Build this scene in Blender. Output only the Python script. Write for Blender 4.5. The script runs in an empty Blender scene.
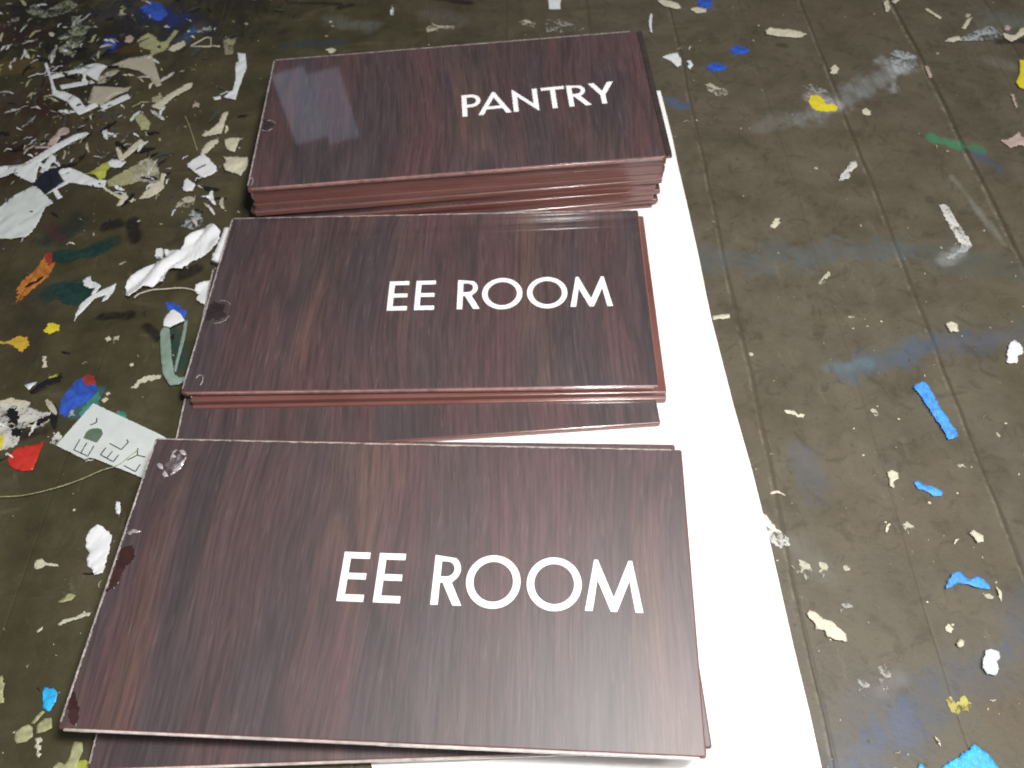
import bpy, bmesh, math, random
from mathutils import Vector, Matrix, noise
random.seed(7)
S = bpy.context.scene
COL = S.collection
# ------------------------------------------------------------------ camera
F_PX, PITCH, ROLL, H = 770.36, 0.97836, -0.07116, 0.27582
cp, sp, cr, sr = math.cos(PITCH), math.sin(PITCH), math.cos(ROLL), math.sin(ROLL)
FW = Vector((0, cp, -sp)); R0 = Vector((1, 0, 0)); U0 = Vector((0, sp, cp))
RT = cr*R0 + sr*U0; UP = -sr*R0 + cr*U0
EYE = Vector((0, 0, H))
def at(x, y, z=0.0):
    """photo pixel -> point on the horizontal plane at height z"""
    d = FW + (x-512)/F_PX*RT - (y-384)/F_PX*UP
    return EYE + d*((z-H)/d.z)
cam = bpy.data.cameras.new('camera'); co = bpy.data.objects.new('camera', cam); COL.objects.link(co)
m = Matrix.Identity(4)
for i in range(3):
    m[i][0] = RT[i]; m[i][1] = UP[i]; m[i][2] = -FW[i]; m[i][3] = EYE[i]
co.matrix_world = m
cam.sensor_width = 36; cam.lens = F_PX/1024*36; cam.clip_start = 0.01; cam.clip_end = 50
cam.dof.use_dof = True; cam.dof.focus_distance = 0.27; cam.dof.aperture_fstop = 22
S.camera = co

# ------------------------------------------------------------------ node helpers
class NT:
    def __init__(s, name):
        s.m = bpy.data.materials.new(name); s.m.use_nodes = True
        s.t = s.m.node_tree; s.t.nodes.clear()
        s.out = s.t.nodes.new('ShaderNodeOutputMaterial')
        s.b = s.t.nodes.new('ShaderNodeBsdfPrincipled'); s.l(s.b.outputs[0], s.out.inputs[0])
    def n(s, typ, **kw):
        nd = s.t.nodes.new('ShaderNode'+typ)
        for k, v in kw.items(): setattr(nd, k, v)
        return nd
    def l(s, a, b): s.t.links.new(a, b)
    def put(s, sock, v):
        if hasattr(v, 'is_linked') or hasattr(v, 'links'): s.l(v, sock)
        else: sock.default_value = v
    def math(s, op, a, b=None, clamp=False):
        nd = s.n('Math', operation=op, use_clamp=clamp); s.put(nd.inputs[0], a)
        if b is not None: s.put(nd.inputs[1], b)
        return nd.outputs[0]
    def vm(s, op, a, b=None, scale=None):
        nd = s.n('VectorMath', operation=op); s.put(nd.inputs[0], a)
        if b is not None: s.put(nd.inputs[1], b)
        if scale is not None: s.put(nd.inputs['Scale'], scale)
        return nd.outputs['Value'] if op in ('DOT_PRODUCT', 'LENGTH') else nd.outputs[0]
    def obj(s):
        return s.n('TexCoord').outputs['Object']
    def noise(s, vec, scale, detail=4, rough=.55, dist=0, w=None):
        nd = s.n('TexNoise', noise_dimensions='4D' if w is not None else '3D')
        s.l(vec, nd.inputs['Vector']); nd.inputs['Scale'].default_value = scale
        nd.inputs['Detail'].default_value = detail; nd.inputs['Roughness'].default_value = rough
        nd.inputs['Distortion'].default_value = dist
        if w is not None: s.put(nd.inputs['W'], w)
        return nd.outputs['Fac']
    def mix(s, f, a, b, mode='MIX'):
        nd = s.n('Mix', data_type='RGBA', blend_type=mode)
        s.put(nd.inputs[0], f)
        for i, v in ((6, a), (7, b)):
            if isinstance(v, (tuple, list)): v = tuple(v)+(1,) if len(v) == 3 else v
            s.put(nd.inputs[i], v)
        return nd.outputs[2]
    def rng(s, v, a, b, c=0., d=1., smooth=False):
        nd = s.n('MapRange'); nd.interpolation_type = 'SMOOTHSTEP' if smooth else 'LINEAR'
        s.put(nd.inputs[0], v)
        for i, q in zip((1, 2, 3, 4), (a, b, c, d)): nd.inputs[i].default_value = q
        return nd.outputs[0]
    def mapping(s, vec, scale=(1, 1, 1), rot=(0, 0, 0)):
        nd = s.n('Mapping'); s.l(vec, nd.inputs[0])
        nd.inputs['Scale'].default_value = scale; nd.inputs['Rotation'].default_value = rot
        return nd.outputs[0]
    def bump(s, h, strength, dist=.001):
        nd = s.n('Bump'); nd.inputs['Strength'].default_value = strength
        nd.inputs['Distance'].default_value = dist; s.l(h, nd.inputs['Height'])
        s.l(nd.outputs[0], s.b.inputs['Normal'])
    def set(s, **kw):
        for k, v in kw.items():
            k = {'rough': 'Roughness', 'coat': 'Coat Weight', 'coatr': 'Coat Roughness', 'ior': 'IOR', 'spec': 'Specular IOR Level',
                 'trans': 'Transmission Weight', 'alpha': 'Alpha'}[k]
            s.put(s.b.inputs[k], v)
    def color(s, v):
        s.put(s.b.inputs['Base Color'], tuple(v)+(1,) if isinstance(v, (tuple, list)) and len(v) == 3 else v)

# ------------------------------------------------------------------ materials
def mat_wood(name, rough=.53):
    t = NT(name); o = t.obj()
    rnd = t.n('ObjectInfo').outputs['Random']; w = t.math('MULTIPLY', rnd, 37.)
    warp = t.noise(t.mapping(o, (9, 7, 1)), 1, 1.5, .45, 0, w)
    sep = t.n('SeparateXYZ'); t.l(o, sep.inputs[0])
    xw = t.math('ADD', sep.outputs[0], t.math('MULTIPLY', t.math('SUBTRACT', warp, .5), .030))
    cmb = t.n('CombineXYZ'); t.l(xw, cmb.inputs[0]); t.l(sep.outputs[1], cmb.inputs[1])
    v = cmb.outputs[0]
    broad = t.noise(t.mapping(v, (55, 3.5, 1)), 1, 3, .6, 0, w)
    mid = t.noise(t.mapping(v, (210, 7, 1)), 1, 4, .65, .05, w)
    fine = t.noise(t.mapping(v, (760, 34, 1)), 1, 5, .75, 0, w)
    hue = t.noise(t.mapping(v, (38, 5, 1)), 1, 2, .5, 0, t.math('ADD', w, 11.))
    cath = t.noise(t.mapping(v, (26, 5, 1)), 1, 1, .5, 0, t.math('ADD', w, 5.))
    rings = t.math('PINGPONG', t.math('MULTIPLY', cath, 9.), 1.)
    base = t.mix(t.rng(hue, .42, .60), (.092, .060, .068), (.150, .062, .064))
    brown = t.rng(t.noise(t.mapping(v, (30, 4, 1)), 1, 2, .5, 0, t.math('ADD', w, 23.)), .55, .61, 0, 1, True)
    base = t.mix(t.math('MULTIPLY', brown, .55), base, (.165, .092, .064))
    fac = t.math('ADD', t.math('MULTIPLY', t.rng(broad, .35, .65), .45), t.math('MULTIPLY', t.rng(mid, .3, .7), .55))
    fac = t.math('MULTIPLY', fac, t.rng(rings, 0, .30, .35, 1.))
    c = t.mix(t.rng(fac, 0, 1, .10, .92), (.034, .024, .027), base)
    c = t.mix(t.rng(fine, .43, .61, 0, .58), c, (.014, .008, .010))
    c = t.mix(t.rng(t.noise(t.mapping(o, (760, 75, 1)), 1, 3, .6, 0, t.math('ADD', w, 3.)), .57, .73, 0, .38), c, (.17, .12, .115))
    t.color(c); t.set(rough=rough, coat=1., coatr=.035, spec=1.)
    t.b.inputs['Coat IOR'].default_value = 1.5
    t.bump(t.math('ADD', fine, t.math('MULTIPLY', mid, .6)), .25, .0002)
    return t.m
def mat_plain(name, col, rough=.6, var=.12, scale=300, bump=0, coat=0, spec=.5):
    t = NT(name); o = t.obj()
    n1 = t.noise(o, scale, 4, .6); n2 = t.noise(o, scale*.2, 2, .5)
    f = t.math('ADD', t.math('MULTIPLY', n1, .6), t.math('MULTIPLY', n2, .4))
    lo = tuple(max(0, c*(1-2*var)) for c in col); hi = tuple(min(1, c*(1+2*var)) for c in col)
    t.color(t.mix(t.rng(f, .3, .7), lo, hi)); t.set(rough=rough, coat=coat, coatr=.1, spec=spec)
    if bump: t.bump(n1, bump, .0006)
    return t.m
def mat_worn(name, col, under, cover=.5, rough=.7, scale=420):
    """chipped dried paint: patches missing, the bare board seen through the holes"""
    t = NT(name); o = t.obj()
    n1 = t.noise(o, scale, 5, .68); n2 = t.noise(o, scale*.33, 3, .6)
    f = t.math('ADD', t.math('MULTIPLY', n1, .6), t.math('MULTIPLY', n2, .4))
    c = t.mix(t.rng(n2, .35, .65), col, tuple(c*.62 for c in col))
    t.color(t.mix(t.rng(n1, .55, .7), c, under))
    e = .5+(cover-.5)*.45
    t.set(rough=rough, alpha=t.rng(f, e-.035, e+.035, 1, 0))
    t.bump(n1, .5, .0004)
    return t.m
M = {}
M['wood'] = mat_wood('dark_wenge_laminate')
def mat_edge():
    t = NT('brown_edge_laminate'); o = t.obj()
    w = t.math('MULTIPLY', t.n('ObjectInfo').outputs['Random'], 9.)
    n1 = t.noise(t.mapping(o, (25, 25, 120)), 1, 3, .6, 0, w)
    n2 = t.noise(t.mapping(o, (260, 60, 120)), 1, 3, .6, 0, w)
    c = t.mix(t.rng(n1, .3, .7), (.135, .050, .042), (.195, .085, .074))
    c = t.mix(t.rng(n2, .55, .8, 0, .2), c, (.24, .13, .11))
    t.color(c); t.set(rough=.30, coat=.9, coatr=.16); t.bump(n2, .2, .0002)
    return t.m
M['edge'] = mat_edge()
M['ink'] = mat_plain('white_lettering_vinyl', (.90, .89, .91), .45, .02)
M['clear'] = mat_plain('frosted_acrylic_edge', (.36, .32, .30), .30, .35, 900, .4, .4)
M['margin'] = mat_plain('dark_clear_acrylic', (.045, .036, .034), .12, .2, 300, .1, 1.)
M['front_glare'] = mat_plain('clear_acrylic_glare', (.52, .47, .45), .22, .25, 250, .3, 1.)  # pale colour carries the lamp's highlight on the near edges
M['pink_glare'] = mat_plain('pinkish_acrylic_glare', (.30, .17, .155), .22, .25, 250, .3, 1.)  # same painted highlight, pinker for the far stacks
M['film'] = mat_plain('clear_film', (.34, .30, .32), .10, .3, 700, .5, 1.)
M['bubble'] = mat_plain('dark_glossy_bubble', (.03, .022, .024), .08, .3, 700, .6, 1.)
M['glint'] = mat_plain('clear_film_glint', (.42, .38, .41), .12, .3, 600, .7, 1.)  # pale colour stands in for glints on the film
def mat_film():
    t = NT('loose_clear_film'); o = t.obj(); n1 = t.noise(o, 500, 3, .6)
    t.color((.55, .5, .52)); t.set(rough=.08, coat=1., coatr=.03, alpha=t.rng(n1, .50, .70, .05, .22)); t.bump(n1, 1., .0015)
    return t.m
M['film'] = mat_film()
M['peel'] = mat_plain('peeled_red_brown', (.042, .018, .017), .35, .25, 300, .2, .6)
M['paper'] = mat_plain('white_paper', (.86, .855, .85), .8, .02, 60)
M['white'] = mat_plain('white_vinyl', (.66, .68, .70), .45, .06, 250, .1)
M['bright'] = mat_plain('bright_white_tissue', (.68, .69, .71), .7, .04, 250, .2)
M['cream'] = mat_plain('cream_scrap', (.52, .49, .38), .6, .12, 500, .3)
M['beige'] = mat_plain('beige_vinyl', (.40, .37, .29), .6, .06, 300)
M['olivecream'] = mat_plain('olive_cream_scrap', (.32, .32, .17), .6, .2, 500, .3)
M['grey'] = mat_plain('grey_card', (.56, .60, .59), .6, .05, 200)
M['black'] = mat_plain('black_vinyl', (.012, .011, .012), .45, .1)
M['navy'] = mat_plain('navy_vinyl', (.014, .016, .030), .4, .1)
M['blue'] = mat_plain('blue_tape', (.055, .26, .80), .5, .28, 700, .6)
M['royal'] = mat_plain('royal_blue_paint', (.03, .085, .42), .45, .3, 300, .2)
M['cyan'] = mat_plain('cyan_tape', (.03, .38, .80), .45, .2, 600, .5)
M['yellow'] = mat_plain('yellow_paint', (.62, .52, .03), .5, .12, 300, .3)
M['ochre'] = mat_plain('ochre_paint', (.52, .33, .035), .5, .15, 300, .3)
M['orange'] = mat_plain('orange_paint', (.42, .15, .025), .6, .35, 350, .4)
M['red'] = mat_plain('red_vinyl', (.50, .035, .025), .4, .12, 300, .2)
M['darkred'] = mat_plain('dark_red_paint', (.25, .03, .025), .5, .2)
M['lime'] = mat_plain('lime_scrap', (.36, .40, .07), .5, .2)
M['teal'] = mat_plain('teal_paint', (.05, .20, .17), .5, .25)
M['tealdark'] = mat_plain('dark_teal_paint', (.010, .035, .030), .5, .3)
M['green'] = mat_plain('green_paint', (.04, .20, .10), .6, .2)
M['paleteal'] = mat_plain('pale_teal_plastic', (.20, .27, .23), .25, .15, 200, .1, .5)
M['pink'] = mat_plain('pinkish_scrap', (.40, .31, .28), .6, .15)
M['darkgrey'] = mat_plain('dark_grey_print', (.05, .055, .05), .6, .1)
M['greengrey'] = mat_plain('green_grey_print', (.10, .14, .10), .6, .1)
U = (.06, .05, .03)
M['wcream'] = mat_worn('worn_cream_paint', (.44, .42, .33), U, .55)
M['wolive'] = mat_worn('worn_olive_cream_paint', (.29, .29, .17), U, .62)
M['wgreen'] = mat_worn('worn_pale_green_paint', (.26, .29, .20), U, .5)
M['wwhite'] = mat_worn('worn_white_paint', (.60, .59, .55), U, .62)
M['wgrey'] = mat_worn('worn_grey_paint', (.34, .33, .30), U, .42)
M['wgreypale'] = mat_worn('worn_bluish_grey_paint', (.34, .37, .38), U, .52)
M['wblue'] = mat_worn('worn_blue_paint', (.06, .12, .33), U, .5)
M['wyellow'] = mat_worn('worn_yellow_paint', (.45, .40, .10), U, .65)

# ------------------------------------------------------------------ object helpers
def link(name, me, mt, parent=None):
    o = bpy.data.objects.new(name, me); COL.objects.link(o)
    if mt is not None:
        me.materials.clear(); me.materials.append(M[mt] if isinstance(mt, str) else mt)
    if parent is not None: o.parent = parent
    return o
def tag(o, label=None, cat=None, group=None, kind=None):
    if label: o['label'] = label
    if cat: o['category'] = cat
    if group: o['group'] = group
    if kind: o['kind'] = kind
    return o
def empty(name, loc, label, cat, group=None):
    o = bpy.data.objects.new(name, None); COL.objects.link(o); o.location = loc; o.empty_display_size = .01
    return tag(o, label, cat, group)
def ragged(pts, amp, seed, step=.0006):
    out = []
    n = len(pts)
    for i in range(n):
        a, b = pts[i], pts[(i+1) % n]; L = (b-a).length; k = max(1, min(40, int(L/step)))
        nx = Vector((-(b-a).y, (b-a).x, 0)).normalized() if L else Vector((0, 0, 0))
        for j in range(k):
            p = a.lerp(b, j/k)
            if j: p = p + nx*(noise.noise(p*700+Vector((seed, 0, 0)))*1.9+noise.noise(p*2300+Vector((0, seed, 0)))*1.3)*amp*min(1, L/.004)
            else: p = p + nx*random.uniform(-.3, .3)*amp
            out.append(p)
    return out
def sheet_mesh(name, pts, z, thick, crumple=0, freq=110, seed=0, levels=0, lift=0):
    """flat outline on the board with its own thickness, creased when crumple > 0"""
    bm = bmesh.new()
    c = sum(pts, Vector())/len(pts)
    vs = [bm.verts.new((p.x-c.x, p.y-c.y, 0)) for p in pts]
    f = bm.faces.new(vs); f.normal_update()
    if f.normal.z < 0: f.normal_flip()
    if crumple or levels:
        bmesh.ops.triangulate(bm, faces=bm.faces[:], ngon_method='EAR_CLIP')
        for _ in range(levels or 3):
            es = [e for e in bm.edges if e.calc_length() > .0016]
            if not es: break
            bmesh.ops.subdivide_edges(bm, edges=es, cuts=1, use_grid_fill=False)
            bmesh.ops.triangulate(bm, faces=bm.faces[:])
        for v in bm.verts:
            p = Vector((v.co.x+c.x, v.co.y+c.y, seed*.37))
            r = abs(noise.noise(Vector((p.x*.75-p.y*.66, (p.x*.66+p.y*.75)*.35, p.z))*freq))*1.5 + .12*abs(noise.noise(p*freq*2.7))
            v.co.z = crumple*r + lift*max(0, noise.noise(p*40)+.3)
    else:
        bmesh.ops.triangulate(bm, faces=bm.faces[:], ngon_method='EAR_CLIP')
    geom = bm.faces[:]
    ret = bmesh.ops.extrude_face_region(bm, geom=geom)
    up = [g for g in ret['geom'] if isinstance(g, bmesh.types.BMVert)]
    for v in up: v.co.z += thick
    bmesh.ops.recalc_face_normals(bm, faces=bm.faces[:])
    me = bpy.data.meshes.new(name); bm.to_mesh(me); bm.free()
    if crumple:
        for p in me.polygons: p.use_smooth = True
    return me, Vector((c.x, c.y, z))
CNT = [0]
def scrap(name, label, cat, px, mt, amp=.00018, thick=.00022, crumple=0, group=None, parent=None, z=None, freq=110, zpx=0., kind=None, lift=0):
    CNT[0] += 1
    pts = ragged([at(x, y, zpx) for x, y in px], amp, CNT[0]*3.1)
    pts = [Vector((p.x, p.y, 0)) for p in pts]
    if z is None: z = (.00006 if parent is not None else .00035)+(CNT[0] % 9)*.00003
    me, loc = sheet_mesh(name, pts, z, thick, crumple, freq, CNT[0], lift=lift)
    o = link(name, me, mt, parent); o.location = loc
    return tag(o, label, cat, group, kind)
def stroke_quad(a, b, w):
    d = (b-a).normalized(); n = Vector((-d.y, d.x, 0))*w/2
    return [a-n, b-n, b+n, a+n]
def tube(name, pts, r, mt, parent=None):
    bm = bmesh.new(); rings = []
    for i, p in enumerate(pts):
        d = (pts[min(i+1, len(pts)-1)]-pts[max(i-1, 0)]).normalized()
        s = d.cross(Vector((0, 0, 1))).normalized(); u = s.cross(d)
        rr = r*(.75+.5*abs(noise.noise(p*400)))
        rings.append([bm.verts.new(p+rr*(math.cos(a)*s+math.sin(a)*u)) for a in [k*math.pi/3 for k in range(6)]])
    for a, b in zip(rings, rings[1:]):
        for k in range(6): bm.faces.new((a[k], a[(k+1) % 6], b[(k+1) % 6], b[k]))
    bm.faces.new(rings[0][::-1]); bm.faces.new(rings[-1])
    me = bpy.data.meshes.new(name); bm.to_mesh(me); bm.free()
    for p in me.polygons: p.use_smooth = True
    return link(name, me, mt, parent)
def smooth_pts(pts, k=6):
    out = []
    n = len(pts)
    for i in range(n-1):
        p0, p1, p2, p3 = pts[max(i-1, 0)], pts[i], pts[i+1], pts[min(i+2, n-1)]
        for j in range(k):
            t = j/k
            out.append(.5*((2*p1)+(p2-p0)*t+(2*p0-5*p1+4*p2-p3)*t*t+(3*p1-p0-3*p2+p3)*t**3))
    out.append(pts[-1]); return out

# ------------------------------------------------------------------ the board under everything
SMEARS_AND_SHADE = []
def make_floor_material():
    t = NT('stained_board'); o = t.obj()
    n_big = t.noise(o, 7, 4, .6); n_mid = t.noise(o, 40, 5, .65); n_fine = t.noise(o, 500, 4, .7)
    n_edge = t.noise(o, 130, 5, .65)
    sep = t.n('SeparateXYZ'); t.l(o, sep.inputs[0])
    # left-hand boards greener, right-hand ones greyer; left tones also painted darker for the light's falloff
    side = t.rng(t.math('ADD', sep.outputs[0], t.math('MULTIPLY', n_big, .06)), -.08, .14, 0, 1, True)
    left = t.mix(t.rng(n_mid, .3, .7), (.033, .029, .014), (.074, .065, .031))
    right = t.mix(t.rng(n_mid, .3, .7), (.070, .060, .039), (.110, .094, .066))
    c = t.mix(side, left, right)
    c = t.mix(t.rng(n_big, .5, .72, 0, .45), c, (.105, .080, .050))
    c = t.mix(t.rng(n_fine, .54, .74, 0, .45), c, (.045, .036, .022))
    gr = t.noise(o, 1100, 3, .7)
    c = t.mix(t.rng(gr, .60, .78, 0, .35), c, (.19, .165, .12))
    scuff = t.noise(t.mapping(o, (160, 45, 1), (0, 0, .5)), 1, 6, .78, .5)
    c = t.mix(t.rng(scuff, .60, .72, 0, .30), c, (.20, .18, .14))
    blot = t.noise(o, 95, 5, .72, 1.2); blot2 = t.noise(t.mapping(o, (22, 60, 1)), 1, 5, .7, 1.)
    c = t.mix(t.rng(blot, .52, .64, 0, .42, True), c, (.040, .032, .019))
    c = t.mix(t.rng(blot2, .56, .70, 0, .40, True), c, (.125, .104, .072))
    c = t.mix(t.rng(blot2, .36, .26, 0, .25, True), c, (.052, .044, .028))
    # planks: each one a slightly different tone; joints run away from the viewer
    th = math.radians(3.05)
    wob = t.math('MULTIPLY', t.math('SUBTRACT', t.noise(o, 9, 3, .6), .5), .006)
    u = t.math('ADD', t.math('ADD', t.math('MULTIPLY', sep.outputs[0], math.cos(th)), t.math('MULTIPLY', sep.outputs[1], -math.sin(th))), wob)
    joints = [(.0923, .0009, .6), (.1357, .0007, .25), (.1745, .0010, .75), (.2290, .0013, 1.), (.2850, .001, .7), (.040, .001, .5), (-.012, .001, .4),
              (-.062, .001, .4), (-.131, .0006, .16), (-.196, .0006, .2), (-.262, .0006, .2), (.270, .0006, .3), (.205, .0005, .12)]
    groove = None
    along = t.noise(t.mapping(o, (60, 25, 1)), 1, 5, .7)
    dust = t.rng(t.noise(o, 90, 6, .8), .46, .60)
    for j, (u0, w, k) in enumerate(joints):
        d = t.math('ABSOLUTE', t.math('SUBTRACT', u, u0))
        g = t.math('MULTIPLY', t.rng(t.math('ADD', d, t.math('MULTIPLY', t.math('SUBTRACT', along, .5), w*1.6)), w*.25, w*1.1, 1, 0), k)
        groove = g if groove is None else t.math('MAXIMUM', groove, g)
        if k > .5:
            # light dust and glue caught beside the joint
            d2 = t.math('ABSOLUTE', t.math('SUBTRACT', u, u0-w*1.5))
            g2 = t.math('MULTIPLY', t.rng(d2, 0, w*1.1, 1, 0), t.math('MULTIPLY', dust, .55*k))
            c = t.mix(g2, c, (.30, .26, .19))
    c = t.mix(t.math('MULTIPLY', groove, t.rng(n_mid, .35, .6, .25, .80)), c, (.034, .027, .016))
    # smears rubbed into the board, a few of them painted shade (pixel a, pixel b, half width px, colour, strength, softness)
    SM = [((700, 262), (905, 250), 20, (.075, .105, .125), .6, .9), ((900, 250), (1040, 275), 28, (.060, .085, .09), .55, .9),
          ((850, 372), (915, 352), 20, (.06, .10, .15), .7, .9), ((915, 350), (1050, 330), 20, (.05, .085, .16), .6, .9),
          ((830, 368), (870, 364), 8, (.10, .16, .20), .6, .8),
          ((800, 120), (905, 68), 15, (.24, .26, .28), .72, .8), ((760, 128), (800, 112), 12, (.17, .17, .16), .55, .9),
          ((888, 62), (903, 70), 12, (.42, .44, .46), .7, .8), ((893, 90), (898, 62), 6, (.42, .44, .46), .6, .9), ((815, 96), (835, 108), 13, (.42, .38, .42), .75, .8),
          ((933, 139), (958, 146), 8, (.03, .21, .10), .95, .5), ((975, 149), (980, 150), 7, (.03, .18, .09), .85, .6), ((978, 157), (1000, 168), 9, (.04, .07, .17), .75, .8),
          ((952, 176), (1004, 244), 5, (.21, .21, .18), .7, .8), ((945, 262), (960, 250), 8, (.30, .32, .30), .6, .9),
          ((1000, 18), (1024, 25), 26, (.13, .15, .13), .7, .8), ((990, 60), (1012, 68), 10, (.18, .18, .15), .55, .8),
          ((800, 450), (815, 500), 18, (.075, .085, .11), .65, .9), ((800, 540), (825, 575), 18, (.16, .16, .14), .45, .9),
          ((840, 745), (880, 690), 30, (.08, .09, .12), .6, .9), ((880, 745), (1000, 660), 30, (.05, .075, .125), .65, .9), ((1000, 660), (1040, 590), 22, (.07, .08, .12), .6, .9),
          ((855, 780), (900, 720), 24, (.06, .09, .18), .6, .9), ((880, 690), (895, 680), 12, (.18, .16, .14), .55, .9),
          ((665, 98), (682, 106), 7, (.05, .10, .20), .8, .7), ((280, 47), (345, 42), 7, (.030, .045, .065), .8, .9),
          ((330, 20), (370, 26), 10, (.13, .14, .115), .6, .9), ((430, 12), (460, 22), 12, (.12, .11, .10), .5, .9),
          # left: dark and coloured patches; wide corner ones also paint in the dim light
          ((-30, 60), (230, 10), 70, (.017, .015, .011), .9, .9), ((-40, 230), (60, 180), 80, (.036, .028, .018), .6, .9), ((-30, 40), (40, 20), 46, (.038, .010, .011), .9, .8), ((30, 10), (120, 45), 36, (.016, .015, .012), .9, .7), ((0, 170), (40, 110), 50, (.034, .015, .011), .85, .8), ((70, 95), (120, 80), 16, (.020, .018, .011), .8, .6), ((60, 60), (95, 56), 14, (.012, .012, .010), .9, .5), ((70, 215), (160, 235), 22, (.05, .042, .020), .6, .8),
          ((120, 8), (190, 30), 28, (.018, .022, .040), .9, .8), ((150, 8), (172, 18), 14, (.016, .030, .17), .9, .8), ((108, 42), (114, 46), 8, (.016, .018, .15), .9, .7),
          ((0, 68), (28, 66), 17, (.105, .072, .026), .8, .4), ((125, 50), (148, 46), 9, (.085, .050, .012), .7, .7), ((185, 40), (200, 26), 10, (.07, .085, .11), .6, .9),
          ((10, 98), (22, 100), 12, (.055, .042, .034), .6, .6), ((20, 290), (35, 350), 30, (.030, .026, .018), .6, .9), ((50, 240), (75, 225), 16, (.012, .022, .018), .8, .7),
          ((70, 258), (112, 242), 8, (.016, .030, .018), .85, .6), ((55, 290), (92, 293), 14, (.010, .030, .026), .9, .6), ((106, 226), (118, 224), 7, (.012, .009, .008), .95, .35),
          ((133, 222), (136, 240), 8, (.012, .009, .008), .95, .35), ((102, 317), (130, 315), 5, (.011, .008, .006), .95, .3), ((146, 326), (158, 338), 6, (.011, .008, .006), .95, .3),
          ((183, 275), (197, 268), 8, (.012, .009, .008), .9, .4), ((60, 240), (50, 226), 6, (.07, .015, .022), .6, .8), ((165, 245), (182, 238), 9, (.035, .022, .02), .7, .7),
          ((175, 332), (182, 365), 7, (.018, .045, .036), .9, .5), ((180, 225), (200, 222), 10, (.030, .036, .030), .7, .8), ((20, 436), (44, 432), 9, (.018, .012, .012), .9, .5),
          ((75, 415), (100, 392), 9, (.04, .11, .10), .85, .5), ((62, 424), (68, 400), 9, (.035, .05, .045), .6, .8), ((40, 510), (60, 485), 16, (.040, .040, .016), .6, .8),
          ((190, 430), (205, 437), 9, (.020, .014, .012), .8, .5), ((0, 620), (60, 760), 30, (.055, .050, .022), .5, .9), ((100, 20), (125, 12), 12, (.06, .05, .045), .6, .8),  # first one paints in shadow at the left of the stacks
          ((290, 3), (340, 4), 3, (.012, .011, .009), .9, .5), ((340, 8), (352, 5), 4, (.012, .011, .009), .9, .5), ((430, -2), (470, 3), 3, (.02, .010, .012), .9, .5),
          ((755, -2), (795, -1), 2, (.015, .010, .008), .9, .5), ((1000, 42), (1030, 40), 6, (.012, .011, .010), .9, .4), ((780, 45), (785, 46), 4, (.02, .018, .012), .7, .6),  # middle one paints the shadow of the twisted scrap at the right edge
          ((965, 535), (1024, 600), 26, (.06, .05, .03), .3, .9), ((990, 700), (1030, 740), 40, (.095, .065, .030), .6, .9), ((1000, 280), (1030, 380), 34, (.095, .080, .040), .5, .9)]
    SMEARS_AND_SHADE.extend(SM)
    at_ = t.n('Attribute'); at_.attribute_name = 'stain_and_shade'
    k = t.math('MULTIPLY', at_.outputs['Alpha'], t.rng(n_fine, .28, .62, .62, 1.08), True)
    c = t.mix(k, c, at_.outputs['Color'])
    t.color(c)
    t.set(rough=t.rng(n_mid, .3, .7, .42, .66), spec=.4)
    hgt = t.math('SUBTRACT', t.math('ADD', t.math('MULTIPLY', n_fine, .25), t.math('MULTIPLY', n_mid, .4)), t.math('MULTIPLY', groove, 1.))
    t.bump(hgt, .5, .0009)
    return t.m
import numpy as np
floor_mat = make_floor_material()
def value_noise(X, Y, f, seed):
    g = np.random.RandomState(seed).rand(256, 256)
    x, y = X*f+1000.3, Y*f+1000.7
    xi, yi = np.floor(x).astype(int), np.floor(y).astype(int); fx, fy = x-xi, y-yi
    fx, fy = fx*fx*(3-2*fx), fy*fy*(3-2*fy)
    G = lambda a, b: g[a % 256, b % 256]
    return (G(xi, yi)*(1-fx)+G(xi+1, yi)*fx)*(1-fy)+(G(xi, yi+1)*(1-fx)+G(xi+1, yi+1)*fx)*fy
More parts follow.
